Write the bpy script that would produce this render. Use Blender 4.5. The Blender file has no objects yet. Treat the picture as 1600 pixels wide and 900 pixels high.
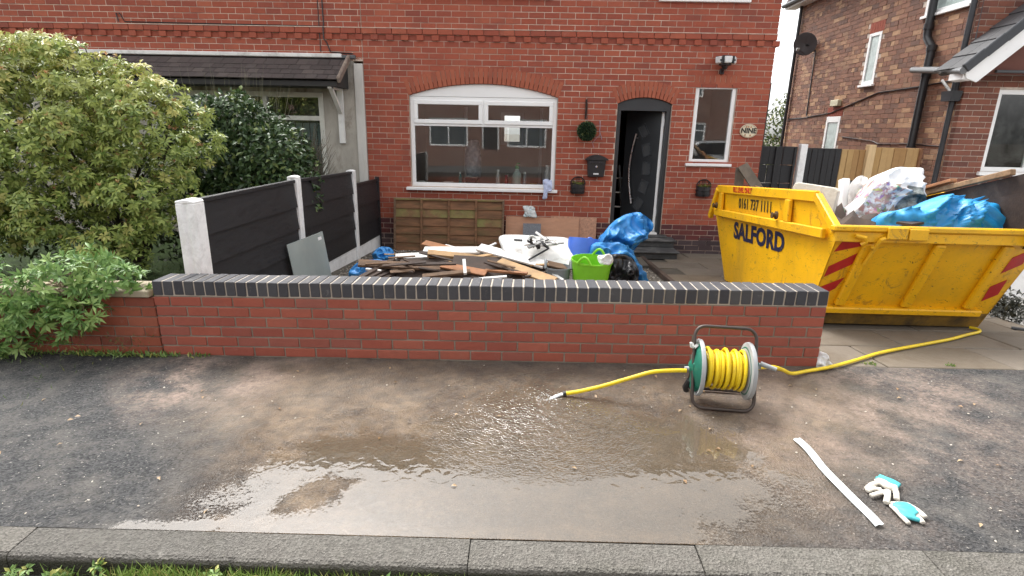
import bpy, bmesh, math, random
import numpy as np
from mathutils import Vector, Matrix, Euler, noise as mnoise

random.seed(7); NR = np.random.default_rng(11)
R = math.radians
scene = bpy.context.scene
COL = scene.collection

# ------------------------------------------------------------------ camera
CAM = Vector((2.6165, -3.6858, 1.6014)); FPX = 862.7
CR = Vector((0.9996, 0.0264, 0.0195)); CU = Vector((-0.0256, 0.2730, 0.9617)); CW = Vector((-0.0201, 0.9617, -0.2734))
CW.normalize(); CR = (CR - CW * CR.dot(CW)).normalized(); CU = CR.cross(CW)
cam_d = bpy.data.cameras.new('camera'); cam = bpy.data.objects.new('camera', cam_d); COL.objects.link(cam)
cam.matrix_world = Matrix(((CR.x, CU.x, -CW.x, CAM.x), (CR.y, CU.y, -CW.y, CAM.y), (CR.z, CU.z, -CW.z, CAM.z), (0, 0, 0, 1)))
cam_d.sensor_width = 36; cam_d.lens = FPX / 1600 * 36; cam_d.clip_start = .05; cam_d.clip_end = 2000
scene.camera = cam

# ------------------------------------------------------------------ sky, sun, exposure
SUN_EL, SUN_AZ = 55, -32          # degrees; azimuth from +Y towards +X
world = bpy.data.worlds.new('World'); scene.world = world; world.use_nodes = True
wn = world.node_tree; bg = wn.nodes['Background']
sky = wn.nodes.new('ShaderNodeTexSky'); sky.sky_type = 'NISHITA'; sky.sun_disc = False
sky.sun_elevation = R(SUN_EL); sky.sun_rotation = R(SUN_AZ); sky.dust_density = 3.5; sky.air_density = 1.0; sky.ozone_density = 1.0
hs = wn.nodes.new('ShaderNodeHueSaturation'); hs.inputs['Saturation'].default_value = .10
wn.links.new(sky.outputs[0], hs.inputs['Color']); wn.links.new(hs.outputs[0], bg.inputs['Color'])
bg.inputs['Strength'].default_value = .15
sd = bpy.data.lights.new('sun', 'SUN'); sd.energy = .8; sd.angle = R(25); sd.color = (1, .965, .92)
so = bpy.data.objects.new('sun', sd); COL.objects.link(so)
sdir = Vector((math.sin(R(SUN_AZ)) * math.cos(R(SUN_EL)), math.cos(R(SUN_AZ)) * math.cos(R(SUN_EL)), math.sin(R(SUN_EL))))
so.rotation_euler = sdir.to_track_quat('Z', 'Y').to_euler()
vs = scene.view_settings; vs.view_transform = 'Standard'; vs.look = 'None'; vs.gamma = 1; vs.use_curve_mapping = False
vs.exposure = 1.75

# ------------------------------------------------------------------ geometry of the place
D = 5.441                                   # building line (front of the houses)
WS = .0102                                  # the street climbs 1% to the right
def S(x): return WS * (x - 2.4)
def G(x, y): return S(x) * max(0, 1 - y / 3) - .0575 * y if y > 0 else S(x)     # front gardens fall towards the houses
def U(x, y, Y):                              # a sight line met with the plane at depth Y
    d = CW + CR * ((x - 800) / FPX) + CU * ((450 - y) / FPX)
    return CAM + d * ((Y - CAM.y) / d.y)

# ------------------------------------------------------------------ materials
def lin(r, g, b, k=1.0):
    f = lambda c: ((c / 255 + .055) / 1.055) ** 2.4 if c > 10 else c / 255 / 12.92
    return (f(r) * k, f(g) * k, f(b) * k)
class NT:
    def __init__(s, name):
        s.m = bpy.data.materials.new(name); s.m.use_nodes = True; s.t = s.m.node_tree
        s.b = s.t.nodes['Principled BSDF']; s.out = s.t.nodes['Material Output']
    def n(s, typ, **kw):
        o = s.t.nodes.new('ShaderNode' + typ)
        for k, v in kw.items():
            if k in o.inputs: o.inputs[k].default_value = v
            else: setattr(o, k, v)
        return o
    def l(s, a, b): s.t.links.new(a, b)
    def math(s, op, a, b=None, clamp=False):
        o = s.t.nodes.new('ShaderNodeMath'); o.operation = op; o.use_clamp = clamp
        for i, v in enumerate((a, b)):
            if v is None: continue
            if hasattr(v, 'is_linked'): s.l(v, o.inputs[i])
            else: o.inputs[i].default_value = v
        return o.outputs[0]
    def mix(s, f, a, b, typ='MIX'):
        o = s.t.nodes.new('ShaderNodeMix'); o.data_type = 'RGBA'; o.blend_type = typ
        for i, v in ((0, f), (6, a), (7, b)):
            if hasattr(v, 'is_linked'): s.l(v, o.inputs[i])
            else: o.inputs[i].default_value = (*v, 1) if isinstance(v, tuple) else v
        return o.outputs[2]
    def noise(s, scale, detail=4, rough=.6, vec=None, dist=0):
        o = s.n('TexNoise', Scale=scale, Detail=detail, Roughness=rough, Distortion=dist)
        if vec is not None: s.l(vec, o.inputs['Vector'])
        return o.outputs['Fac']
    def ramp(s, f, lo, hi):
        o = s.n('MapRange'); o.inputs[1].default_value = lo; o.inputs[2].default_value = hi; s.l(f, o.inputs[0]); return o.outputs[0]
    def bump(s, h, strength, dist=.01):
        o = s.n('Bump', Strength=strength, Distance=dist); s.l(h, o.inputs['Height']); s.l(o.outputs[0], s.b.inputs['Normal']); return o
    def vec(s, stretch=None):
        tc = s.n('TexCoord'); oi = s.n('ObjectInfo')
        add = s.n('VectorMath', operation='ADD')
        sc = s.n('VectorMath', operation='SCALE'); sc.inputs[0].default_value = (17.3, 9.1, 5.7); s.l(oi.outputs['Random'], sc.inputs['Scale'])
        s.l(tc.outputs['Object'], add.inputs[0]); s.l(sc.outputs[0], add.inputs[1]); v = add.outputs[0]
        if stretch:
            mp = s.n('Mapping'); mp.inputs['Scale'].default_value = stretch; s.l(v, mp.inputs['Vector']); v = mp.outputs[0]
        return v
MATS = {}
def M(name, base, rough=.6, var=.2, scale=6, bump=.15, bscale=60, metallic=0, spec=.4, dirt=None, damt=.5, dscale=3, stretch=None, dth=.5):
    if name in MATS: return MATS[name]
    s = NT(name); v = s.vec(stretch)
    nz = s.ramp(s.noise(scale, 5, .65, v), .3, .7)
    col = s.mix(nz, tuple(c * (1 - var) for c in base), tuple(min(1, c * (1 + var)) for c in base))
    if dirt:
        dn = s.ramp(s.noise(dscale, 8, .72, v, .3), dth, dth + .18)
        col = s.mix(s.math('MULTIPLY', dn, damt), col, dirt)
    s.l(col, s.b.inputs['Base Color'])
    fine = s.noise(bscale, 3, .6, v)
    s.b.inputs['Metallic'].default_value = metallic; s.b.inputs['Specular IOR Level'].default_value = spec
    rr = s.n('MapRange'); rr.inputs[3].default_value = max(.03, rough - .08); rr.inputs[4].default_value = min(1, rough + .1); s.l(nz, rr.inputs[0]); s.l(rr.outputs[0], s.b.inputs['Roughness'])
    if bump: s.bump(fine, bump, .006)
    MATS[name] = s.m; return s.m
def brickmat(name, cols, stain=None, samt=.4, rough=.75, bump=.35, drag=0, pale=None, pamt=.0):
    if name in MATS: return MATS[name]
    s = NT(name); v = s.vec()
    gi = s.n('NewGeometry'); oi = s.n('ObjectInfo')
    rnd = s.math('FRACT', s.math('ADD', gi.outputs['Random Per Island'], s.math('MULTIPLY', oi.outputs['Random'], 7.31)))
    cr = s.n('ValToRGB'); e = cr.color_ramp.elements
    e[0].position = 0; e[0].color = (*cols[0], 1); e[1].position = 1; e[1].color = (*cols[-1], 1)
    for i in range(1, len(cols) - 1):
        k = e.new(i / (len(cols) - 1)); k.color = (*cols[i], 1)
    s.l(rnd, cr.inputs[0])
    n1 = s.ramp(s.noise(22, 6, .7, v), .3, .72)
    col = s.mix(s.math('MULTIPLY', n1, .38), cr.outputs[0], (.66, .60, .60), 'MULTIPLY')
    tc = s.n('TexCoord')
    if stain:
        sn = s.ramp(s.noise(2.2, 7, .7, v, .5), .52, .75)
        col = s.mix(s.math('MULTIPLY', sn, samt), col, stain)
    if pale:
        pn = s.ramp(s.noise(9, 8, .75, v, .4), .6, .74)
        col = s.mix(s.math('MULTIPLY', pn, pamt), col, pale)
    s.l(col, s.b.inputs['Base Color']); s.b.inputs['Roughness'].default_value = rough; s.b.inputs['Specular IOR Level'].default_value = .3
    h = s.noise(90, 5, .7, v)
    if drag:                                    # horizontal drag creases of wire-cut facing bricks
        h2 = s.noise(14, 6, .8, s.vec((.8, 1, 9)), 1.2)
        h = s.math('ADD', h, s.math('MULTIPLY', s.ramp(h2, .52, .6), -drag))
    s.bump(h, bump, .008)
    MATS[name] = s.m; return s.m
def glassmat(name, tint=(.93, .95, .94), dirt=.04, rough=.0, ior=1.7):
    if name in MATS: return MATS[name]
    s = NT(name); t = s.t; t.nodes.remove(s.b)
    tr = s.n('BsdfTransparent'); tr.inputs[0].default_value = (*tint, 1)
    gl = s.n('BsdfGlossy'); gl.inputs['Roughness'].default_value = rough; gl.inputs[0].default_value = (1, 1, 1, 1)
    fr = s.n('Fresnel', IOR=ior); mx = s.n('MixShader'); s.l(fr.outputs[0], mx.inputs[0]); s.l(tr.outputs[0], mx.inputs[1]); s.l(gl.outputs[0], mx.inputs[2])
    df = s.n('BsdfDiffuse'); df.inputs[0].default_value = (.6, .6, .58, 1); m2 = s.n('MixShader')
    s.l(s.math('MULTIPLY', s.ramp(s.noise(3, 6, .7, s.vec()), .4, .8), dirt), m2.inputs[0]); s.l(mx.outputs[0], m2.inputs[1]); s.l(df.outputs[0], m2.inputs[2])
    s.l(m2.outputs[0], s.out.inputs[0]); MATS[name] = s.m; return s.m
def leafmat(name, lo, hi, tip=None, rough=.4, trans=.15):
    if name in MATS: return MATS[name]
    s = NT(name); gi = s.n('NewGeometry'); at = s.n('Attribute', attribute_name='tint')
    col = s.mix(gi.outputs['Random Per Island'], lo, hi)
    if tip: col = s.mix(at.outputs['Fac'], col, tip)
    s.l(col, s.b.inputs['Base Color']); s.b.inputs['Roughness'].default_value = max(rough, .4); s.b.inputs['Specular IOR Level'].default_value = .32
    td = s.n('BsdfTranslucent'); s.l(col, td.inputs[0]); mx = s.n('MixShader'); mx.inputs[0].default_value = trans
    s.l(s.b.outputs[0], mx.inputs[1]); s.l(td.outputs[0], mx.inputs[2]); s.l(mx.outputs[0], s.out.inputs[0])
    MATS[name] = s.m; return s.m

# ------------------------------------------------------------------ mesh helpers
class MB:
    def __init__(s): s.v = []; s.f = []
    def add(s, vs, fs, T=None):
        o = len(s.v); s.v += [tuple(T @ Vector(q)) if T else tuple(q) for q in vs]; s.f += [tuple(i + o for i in q) for q in fs]; return s
    def box(s, x0, x1, y0, y1, z0, z1, T=None):
        return s.add([(x0, y0, z0), (x1, y0, z0), (x1, y1, z0), (x0, y1, z0), (x0, y0, z1), (x1, y0, z1), (x1, y1, z1), (x0, y1, z1)],
                     [(0, 3, 2, 1), (4, 5, 6, 7), (0, 1, 5, 4), (1, 2, 6, 5), (2, 3, 7, 6), (3, 0, 4, 7)], T)
    def bar(s, a, b, w, h, up=(0, 0, 1)):             # box from a to b, w across, h along up
        a = Vector(a); b = Vector(b); d = (b - a); L = d.length; d.normalize(); up = Vector(up)
        sx = d.cross(up); sx = sx.normalized() if sx.length > 1e-6 else Vector((1, 0, 0)); up = sx.cross(d)
        T = Matrix(((sx.x, d.x, up.x, a.x), (sx.y, d.y, up.y, a.y), (sx.z, d.z, up.z, a.z), (0, 0, 0, 1)))
        return s.box(-w / 2, w / 2, 0, L, -h / 2, h / 2, T)
    def tube(s, pts, r, n=8, closed=False, caps=True, squash=None):
        pts = [Vector(p) for p in pts]; m = len(pts); rs = r if isinstance(r, (list, tuple)) else [r] * m
        o = len(s.v); prev = None
        for i, p in enumerate(pts):
            if closed: d = pts[(i + 1) % m] - pts[i - 1]
            else: d = pts[min(i + 1, m - 1)] - pts[max(i - 1, 0)]
            d.normalize()
            if prev is None:
                a = Vector((0, 0, 1)) if abs(d.z) < .9 else Vector((1, 0, 0)); a = (a - d * a.dot(d)).normalized()
            else:
                a = (prev - d * prev.dot(d)).normalized()
            prev = a; b = d.cross(a)
            for k in range(n):
                t = 2 * math.pi * k / n; q = p + (a * math.cos(t) * (squash or 1) + b * math.sin(t)) * rs[i]; s.v.append(tuple(q))
        for i in range(m if closed else m - 1):
            j = (i + 1) % m
            for k in range(n):
                k2 = (k + 1) % n; s.f.append((o + i * n + k, o + i * n + k2, o + j * n + k2, o + j * n + k))
        if caps and not closed:
            s.f.append(tuple(o + k for k in range(n))[::-1]); s.f.append(tuple(o + (m - 1) * n + k for k in range(n)))
        return s
    def prism(s, poly, axis, a, b, T=None):           # polygon (u,v) extruded along axis between a and b
        n = len(poly)
        mk = {'x': lambda u, v, t: (t, u, v), 'y': lambda u, v, t: (u, t, v), 'z': lambda u, v, t: (u, v, t)}[axis]
        vs = [mk(u, v, a) for u, v in poly] + [mk(u, v, b) for u, v in poly]
        fs = [tuple(range(n)), tuple(range(2 * n - 1, n - 1, -1))] + [((i + 1) % n, i, n + i, n + (i + 1) % n) for i in range(n)]
        return s.add(vs, fs, T)
    def lathe(s, prof, n=24, T=None, caps=True):
        vs = []; fs = []
        for r, z in prof:
            for k in range(n): t = 2 * math.pi * k / n; vs.append((r * math.cos(t), r * math.sin(t), z))
        for i in range(len(prof) - 1):
            for k in range(n): k2 = (k + 1) % n; fs.append((i * n + k, i * n + k2, (i + 1) * n + k2, (i + 1) * n + k))
        if caps: fs.append(tuple(range(n))[::-1]); fs.append(tuple((len(prof) - 1) * n + k for k in range(n)))
        return s.add(vs, fs, T)
    def mesh(s, name, bevel=0, smooth=False):
        me = bpy.data.meshes.new(name); me.from_pydata(s.v, [], s.f); me.update()
        bm = bmesh.new(); bm.from_mesh(me)
        if bevel:
            bm.edges.ensure_lookup_table()
            bmesh.ops.bevel(bm, geom=[e for e in bm.edges if len(e.link_faces) == 2 and e.calc_face_angle(0) > .5], offset=bevel, segments=1, affect='EDGES', clamp_overlap=True)
        bmesh.ops.recalc_face_normals(bm, faces=bm.faces); bm.to_mesh(me); bm.free()
        if smooth:
            for p in me.polygons: p.use_smooth = True
            if smooth != 'all': me.set_sharp_from_angle(angle=R(38))
        return me
    def build(s, name, mat, parent=None, bevel=0, smooth=False):
        return link(name, s.mesh(name, bevel, smooth), mat, parent)
def link(name, me, mat, parent=None):
    o = bpy.data.objects.new(name, me); COL.objects.link(o)
    if mat is not None and not me.materials: me.materials.append(mat)
    if parent is not None: o.parent = parent
    return o
def tag(o, label, cat, group=None):
    o['label'] = label; o['category'] = cat
    if group: o['group'] = group
    return o
def struct(o): o['kind'] = 'structure'; return o
def stuff(o): o['kind'] = 'stuff'; return o
def thing(name, label, cat, loc=(0, 0, 0), rot=(0, 0, 0), group=None):
    o = bpy.data.objects.new(name, None); COL.objects.link(o); o.location = loc; o.rotation_euler = rot; o.empty_display_size = .1
    return tag(o, label, cat, group)
def text_mesh(txt, size, name, extrude=.0012, bold=0.0, xs=1.0, space=1.0):
    cu = bpy.data.curves.new(name, 'FONT'); cu.body = txt; cu.size = size; cu.extrude = extrude; cu.offset = bold; cu.resolution_u = 3
    cu.align_x = 'CENTER'; cu.align_y = 'CENTER'; cu.space_character = space
    ob = bpy.data.objects.new(name, cu); COL.objects.link(ob)
    dg = bpy.context.evaluated_depsgraph_get(); me = bpy.data.meshes.new_from_object(ob.evaluated_get(dg)); bpy.data.objects.remove(ob)
    me.name = name; me.materials.clear()
    for v in me.vertices: v.co.x *= xs
    return me
def remeshed(mb, name, voxel, mat, parent=None, sm=3):
    me = bpy.data.meshes.new(name); me.from_pydata(mb.v, [], mb.f); ob = bpy.data.objects.new(name, me); COL.objects.link(ob)
    md = ob.modifiers.new('r', 'REMESH'); md.mode = 'VOXEL'; md.voxel_size = voxel
    s2 = ob.modifiers.new('s', 'SMOOTH'); s2.iterations = sm; s2.factor = .5
    dg = bpy.context.evaluated_depsgraph_get(); m2 = bpy.data.meshes.new_from_object(ob.evaluated_get(dg)); bpy.data.objects.remove(ob)
    m2.name = name
    for p in m2.polygons: p.use_smooth = True
    return link(name, m2, mat, parent)
def sack(outline, name, mat, T, depth, crinkle=.03, cs=5, seed=0, rings=14, parent=None, fine=.35, sub=5):
    """an inflated crumpled skin: closed outline in local (u,v), bulging to +-depth, mapped by the matrix T"""
    P = [Vector((a, b, 0)) for a, b in outline]; Q = []
    n = len(P)
    for i in range(n):
        for k in range(sub):
            t = k / sub; p0, p1, p2, p3 = P[i - 1], P[i], P[(i + 1) % n], P[(i + 2) % n]
            Q.append(.5 * ((2 * p1) + (p2 - p0) * t + (2 * p0 - 5 * p1 + 4 * p2 - p3) * t * t + (3 * p1 - p0 - 3 * p2 + p3) * t ** 3))
    c = sum(Q, Vector()) / len(Q); n = len(Q); mb = MB(); vs = []
    for side in (-1, 1):
        for k in range(rings + 1):
            q = k / rings
            for i in range(n):
                p = c + (Q[i] - c) * q; d = depth * math.sqrt(max(0, 1 - q ** 2.6)) * side
                s_ = Vector((p.x * cs, p.y * cs, seed * 3.7 + side))
                w_ = s_ + Vector((mnoise.noise(s_ * .7), mnoise.noise(s_ * .7 + Vector((5, 1, 2))), 0)) * .6
                r1 = (1 - abs(mnoise.noise(w_))) ** 4 + .5 * (1 - abs(mnoise.noise(w_ * 2.1))) ** 5 - .35 * abs(mnoise.noise(s_ * .9)) + fine * .35 * (1 - abs(mnoise.noise(w_ * 4.3))) ** 4
                off = (r1 - .55) * crinkle * .8
                vs.append((p.x + off * .08 * q, p.y + off * .12, d + off * (2.2 if q < .97 else .2) * side))
    m = (rings + 1) * n; fs = []
    for sidx in (0, 1):
        for k in range(rings):
            for i in range(n):
                a = sidx * m + k * n + i; b = sidx * m + k * n + (i + 1) % n
                fs.append((a, b, b + n, a + n) if sidx else (a, a + n, b + n, b))
    mb.add(vs, fs, T); me = mb.mesh(name, 0, 'all')
    bm = bmesh.new(); bm.from_mesh(me); bmesh.ops.remove_doubles(bm, verts=bm.verts, dist=.0015); bmesh.ops.recalc_face_normals(bm, faces=bm.faces); bm.to_mesh(me); bm.free()
    for p in me.polygons: p.use_smooth = True
    return link(name, me, mat, parent)
def frame_T(o, x, y):
    x = Vector(x).normalized(); y = Vector(y); y = (y - x * x.dot(y)).normalized(); z = x.cross(y); o = Vector(o)
    return Matrix(((x.x, y.x, z.x, o.x), (x.y, y.y, z.y, o.y), (x.z, y.z, z.z, o.z), (0, 0, 0, 1)))
def leaves(name, mat, pos, dirv, upv, ln, wd, tint=None, parent=None, fold=.25, droop=.2):
    """many leaf blades in one mesh: pos,dirv,upv arrays (n,3)"""
    pos = np.asarray(pos); d = np.asarray(dirv); d = d / np.linalg.norm(d, axis=1)[:, None]; u = np.asarray(upv)
    s_ = np.cross(d, u); s_ /= (np.linalg.norm(s_, axis=1)[:, None] + 1e-9); u = np.cross(s_, d); n = len(pos)
    ln = np.broadcast_to(ln, (n,))[:, None]; wd = np.broadcast_to(wd, (n,))[:, None]
    mid = pos + d * ln * .55 ; tip = pos + d * ln - u * ln * droop
    A = pos; L = mid + s_ * wd / 2 + u * wd * fold; Rr = mid - s_ * wd / 2 + u * wd * fold; C = mid
    V = np.stack([A, L, C, Rr, tip], 1).reshape(-1, 3)
    base = (np.arange(n) * 5)[:, None]
    F = np.concatenate([base + np.array([[0, 2, 1]]), base + np.array([[0, 3, 2]]), base + np.array([[1, 2, 4]]), base + np.array([[2, 3, 4]])], 0)
    me = bpy.data.meshes.new(name); me.vertices.add(len(V)); me.vertices.foreach_set('co', V.ravel().astype(np.float32))
    me.loops.add(F.size); me.loops.foreach_set('vertex_index', F.ravel().astype(np.int32))
    me.polygons.add(len(F)); me.polygons.foreach_set('loop_start', (np.arange(len(F)) * 3).astype(np.int32)); me.polygons.foreach_set('loop_total', np.full(len(F), 3, np.int32))
    me.update(calc_edges=True)
    if tint is not None:
        at = me.attributes.new('tint', 'FLOAT', 'POINT'); at.data.foreach_set('value', np.repeat(np.asarray(tint, np.float32), 5))
    return link(name, me, mat, parent)
def fnoise(x, y, s, seed=0): return mnoise.noise(Vector((x * s, y * s, seed)))
# ================================================================== SETTING: ground, road, kerb, pavement, gardens
def sheet(name, xs, ys, zf, mat, attrs=None):
    nx, ny = len(xs), len(ys); X, Y = np.meshgrid(xs, ys); Z = zf(X, Y)
    V = np.stack([X, Y, Z], -1).reshape(-1, 3).astype(np.float32)
    i = np.arange(nx * ny).reshape(ny, nx); F = np.stack([i[:-1, :-1], i[:-1, 1:], i[1:, 1:], i[1:, :-1]], -1).reshape(-1, 4)
    me = bpy.data.meshes.new(name); me.vertices.add(len(V)); me.vertices.foreach_set('co', V.ravel())
    me.loops.add(F.size); me.loops.foreach_set('vertex_index', F.ravel().astype(np.int32)); me.polygons.add(len(F))
    me.polygons.foreach_set('loop_start', (np.arange(len(F)) * 4).astype(np.int32)); me.polygons.foreach_set('loop_total', np.full(len(F), 4, np.int32))
    me.update(calc_edges=True)
    for k, A in (attrs or {}).items():
        at = me.attributes.new(k, 'FLOAT', 'POINT'); at.data.foreach_set('value', A.reshape(-1).astype(np.float32))
    for p in me.polygons: p.use_smooth = True
    return link(name, me, mat)
def polymask(X, Y, poly, soft):                    # 1 inside, falling to 0 over +-soft round the outline
    P = np.array(poly); inside = np.zeros(X.shape, bool); dist = np.full(X.shape, 1e9)
    for (x0, y0), (x1, y1) in zip(P, np.roll(P, -1, 0)):
        c = ((y0 > Y) != (y1 > Y)) & (X < (x1 - x0) * (Y - y0) / (y1 - y0 + 1e-12) + x0); inside ^= c
        L2 = (x1 - x0) ** 2 + (y1 - y0) ** 2; t = np.clip(((X - x0) * (x1 - x0) + (Y - y0) * (y1 - y0)) / L2, 0, 1)
        dist = np.minimum(dist, np.hypot(X - x0 - t * (x1 - x0), Y - y0 - t * (y1 - y0)))
    sd_ = np.where(inside, dist, -dist); return np.clip(.5 + sd_ / (2 * soft), 0, 1)
def vnoise(X, Y, s, seed):                         # smooth value noise on arrays
    x = X * s + seed * 17.13; y = Y * s + seed * 5.71; xi = np.floor(x).astype(int); yi = np.floor(y).astype(int); fx = x - xi; fy = y - yi
    fx = fx * fx * (3 - 2 * fx); fy = fy * fy * (3 - 2 * fy)
    h = lambda a, b: np.modf(np.abs(np.sin(a * 127.1 + b * 311.7 + seed) * 43758.5453))[0]
    return (h(xi, yi) * (1 - fx) + h(xi + 1, yi) * fx) * (1 - fy) + (h(xi, yi + 1) * (1 - fx) + h(xi + 1, yi + 1) * fx) * fy
def fbm(X, Y, s, seed, o=4): return sum(vnoise(X, Y, s * 2 ** k, seed + k) * .5 ** k for k in range(o)) / sum(.5 ** k for k in range(o))
Sn = lambda X: WS * (X - 2.4)

soil_m = M('bare_earth', (.075, .062, .045), .9, .4, 3, .5, 30)
ground = struct(sheet('ground', np.array([-400., -60, -20, 20, 60, 400]), np.array([-400., -60, 0, 60, 400]), lambda X, Y: 0 * X - .62, soil_m))

# ---- pavement of worn tarmac, wet, with silt washed over it
xs = np.concatenate([[-40, -20, -8, -4], np.arange(-2, 7.8, .018), [9, 14, 24, 40]]); ys = np.concatenate([np.arange(-1.80, .03, .018), [.03]])
X, Y = np.meshgrid(xs, ys)
wx = X + .16 * (fbm(X, Y, 3.2, 3) - .5); wy = Y + .16 * (fbm(X, Y, 3.2, 9) - .5)
PUD = [(1.3, -2.1), (1.24, -1.6), (1.34, -1.41), (1.5, -1.24), (1.34, -1.15), (1.72, -.97), (2.0, -1.02), (2.26, -.73), (2.48, -.42), (2.81, -.37), (3.05, -.5), (3.34, -.64), (3.8, -.95), (3.95, -1.06), (3.8, -1.26), (3.95, -1.4), (3.75, -1.57), (3.5, -1.75), (3.3, -2.1), (2.6, -2.1), (2.07, -2.1), (1.54, -2.1)]
ISL = [(1.5, -1.73), (1.52, -1.58), (1.66, -1.45), (1.9, -1.45), (1.88, -1.58), (1.74, -1.7)]
GUT = [(.85, -1.85), (1.03, -1.74), (1.2, -1.71), (1.4, -1.68), (1.4, -1.85)]
SILT = [(.75, -.85), (.65, -.2), (1.0, .05), (3.0, .05), (4.7, .05), (4.85, -.6), (4.2, -1.3), (3.9, -1.6), (3.4, -1.9), (1.4, -1.9), (1.25, -1.5)]
DUSTL = [(.3, -.85), (.0, -.33), (.15, .05), (1.1, .05), (1.07, -.5), (.81, -.8)]
DUSTR = [(4.1, -.2), (4.7, .1), (5.9, .1), (5.6, -.6), (4.9, -1.3), (4.1, -1.6), (3.8, -1.0)]
KSILT = [(1.3, -1.86), (1.3, -1.68), (2.05, -1.7), (2.87, -1.67), (3.4, -1.75), (3.5, -1.86)]
pud = np.maximum(polymask(wx, wy, PUD, .24), polymask(wx, wy, GUT, .06)); pud = pud * (1 - polymask(wx, wy, ISL, .07))
silt = polymask(wx, wy, SILT, .3) * (.45 + .6 * fbm(X, Y, 2.3, 21)); silt = np.maximum(silt, .95 * polymask(wx, wy, KSILT, .05))
dust = np.maximum(polymask(wx, wy, DUSTL, .18), .85 * polymask(wx, wy, DUSTR, .35)) * np.clip((fbm(X, Y, 6, 31, 5) - .3) * 2.6, 0, 1)
wet = np.clip(polymask(wx, wy, PUD, .38) * 1.5 + .55 * polymask(wx, wy, SILT, .3), 0, 1)
micro = (fbm(X, Y, 30, 41, 2) - .5) * .0034 + (fbm(X, Y, 5, 51, 3) - .5) * .005
pave_z = Sn(X) - .003 - .002 * pud + micro * (1 - .75 * pud)
s = NT('wet_tarmac'); tc = s.n('TexCoord'); v = tc.outputs['Object']
a_silt = s.n('Attribute', attribute_name='silt').outputs['Fac']; a_dust = s.n('Attribute', attribute_name='dust').outputs['Fac']; a_wet = s.n('Attribute', attribute_name='wet').outputs['Fac']
agg = s.n('TexVoronoi', Scale=105); s.l(v, agg.inputs['Vector'])
stone = s.ramp(agg.outputs['Color'], .1, .9)
col = s.mix(stone, (.015, .016, .018), (.078, .077, .076))
col = s.mix(s.math('MULTIPLY', s.ramp(s.noise(3.5, 9, .78, v), .46, .70), .8), col, (.15, .138, .122))
col = s.mix(s.math('MULTIPLY', s.ramp(s.noise(60, 3, .6, v), .64, .70), .85), col, (.30, .28, .25))
sm_ = s.math('MULTIPLY', a_silt, s.ramp(s.noise(11, 7, .75, v), .2, .62), True)
col = s.mix(sm_, col, s.mix(s.ramp(s.noise(4, 5, .6, v), .35, .65), (.17, .118, .073), (.33, .247, .168)))
dm = s.math('MULTIPLY', a_dust, s.ramp(s.noise(30, 6, .75, v), .32, .6), True)
col = s.mix(s.math('MULTIPLY', dm, .8), col, (.36, .27, .215))
col = s.mix(s.math('MULTIPLY', a_wet, .2), col, (.4, .36, .33), 'MULTIPLY')
s.l(col, s.b.inputs['Base Color'])
rg = s.n('MapRange'); rg.inputs[3].default_value = .8; rg.inputs[4].default_value = .13; s.l(a_wet, rg.inputs[0]); s.l(rg.outputs[0], s.b.inputs['Roughness'])
s.b.inputs['Specular IOR Level'].default_value = .32
bm_ = s.n('Bump', Strength=1.0, Distance=.007); s.l(s.math('ADD', agg.outputs['Distance'], s.noise(130, 4, .7, v)), bm_.inputs['Height']); s.l(bm_.outputs[0], s.b.inputs['Normal'])
pavement = struct(sheet('pavement', xs, ys, lambda a, b: pave_z, s.m, {'silt': silt, 'dust': dust, 'wet': wet}))

# ---- standing water lying in the hollow of the pavement
s = NT('muddy_water'); s.t.nodes.remove(s.b); tc = s.n('TexCoord'); v = tc.outputs['Object']
tr = s.n('BsdfTransparent'); tr.inputs[0].default_value = (.93, .9, .85, 1)
gl = s.n('BsdfGlossy'); gl.inputs['Roughness'].default_value = .02
df = s.n('BsdfDiffuse'); df.inputs[0].default_value = (.34, .27, .19, 1)
mpw = s.n('Mapping'); mpw.inputs['Location'].default_value = (-2.72, .62, 0); s.l(v, mpw.inputs['Vector'])
wv = s.n('TexWave', wave_type='RINGS', rings_direction='SPHERICAL', Scale=11, Distortion=16, Detail=3); wv.inputs['Detail Scale'].default_value = 1.6; s.l(mpw.outputs[0], wv.inputs['Vector'])
ln_ = s.n('VectorMath', operation='LENGTH'); s.l(mpw.outputs[0], ln_.inputs[0])
fall = s.n('MapRange'); fall.inputs[1].default_value = .12; fall.inputs[2].default_value = .85; fall.inputs[3].default_value = 1; fall.inputs[4].default_value = .0; s.l(ln_.outputs['Value'], fall.inputs[0])
hgt = s.math('ADD', s.math('MULTIPLY', s.math('MULTIPLY', wv.outputs['Fac'], fall.outputs[0]), .62), s.math('MULTIPLY', s.noise(15, 2, .4, v, .8), .26))
bp = s.n('Bump', Strength=.34, Distance=.010); s.l(hgt, bp.inputs['Height'])
fr = s.n('Fresnel', IOR=1.68); s.l(bp.outputs[0], fr.inputs['Normal']); s.l(bp.outputs[0], gl.inputs['Normal'])
m1 = s.n('MixShader'); m1.inputs[0].default_value = .16; s.l(tr.outputs[0], m1.inputs[1]); s.l(df.outputs[0], m1.inputs[2])
m2 = s.n('MixShader'); s.l(fr.outputs[0], m2.inputs[0]); s.l(m1.outputs[0], m2.inputs[1]); s.l(gl.outputs[0], m2.inputs[2])
dep = s.n('Attribute', attribute_name='depth').outputs['Fac']      # water stands only where the ground is low enough
level = s.math('ADD', dep, s.math('ADD', s.math('MULTIPLY', s.math('SUBTRACT', s.noise(5.5, 5, .65, v), .5), 1.15), s.math('MULTIPLY', s.math('SUBTRACT', s.noise(75, 3, .6, v), .5), .75)))
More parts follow.
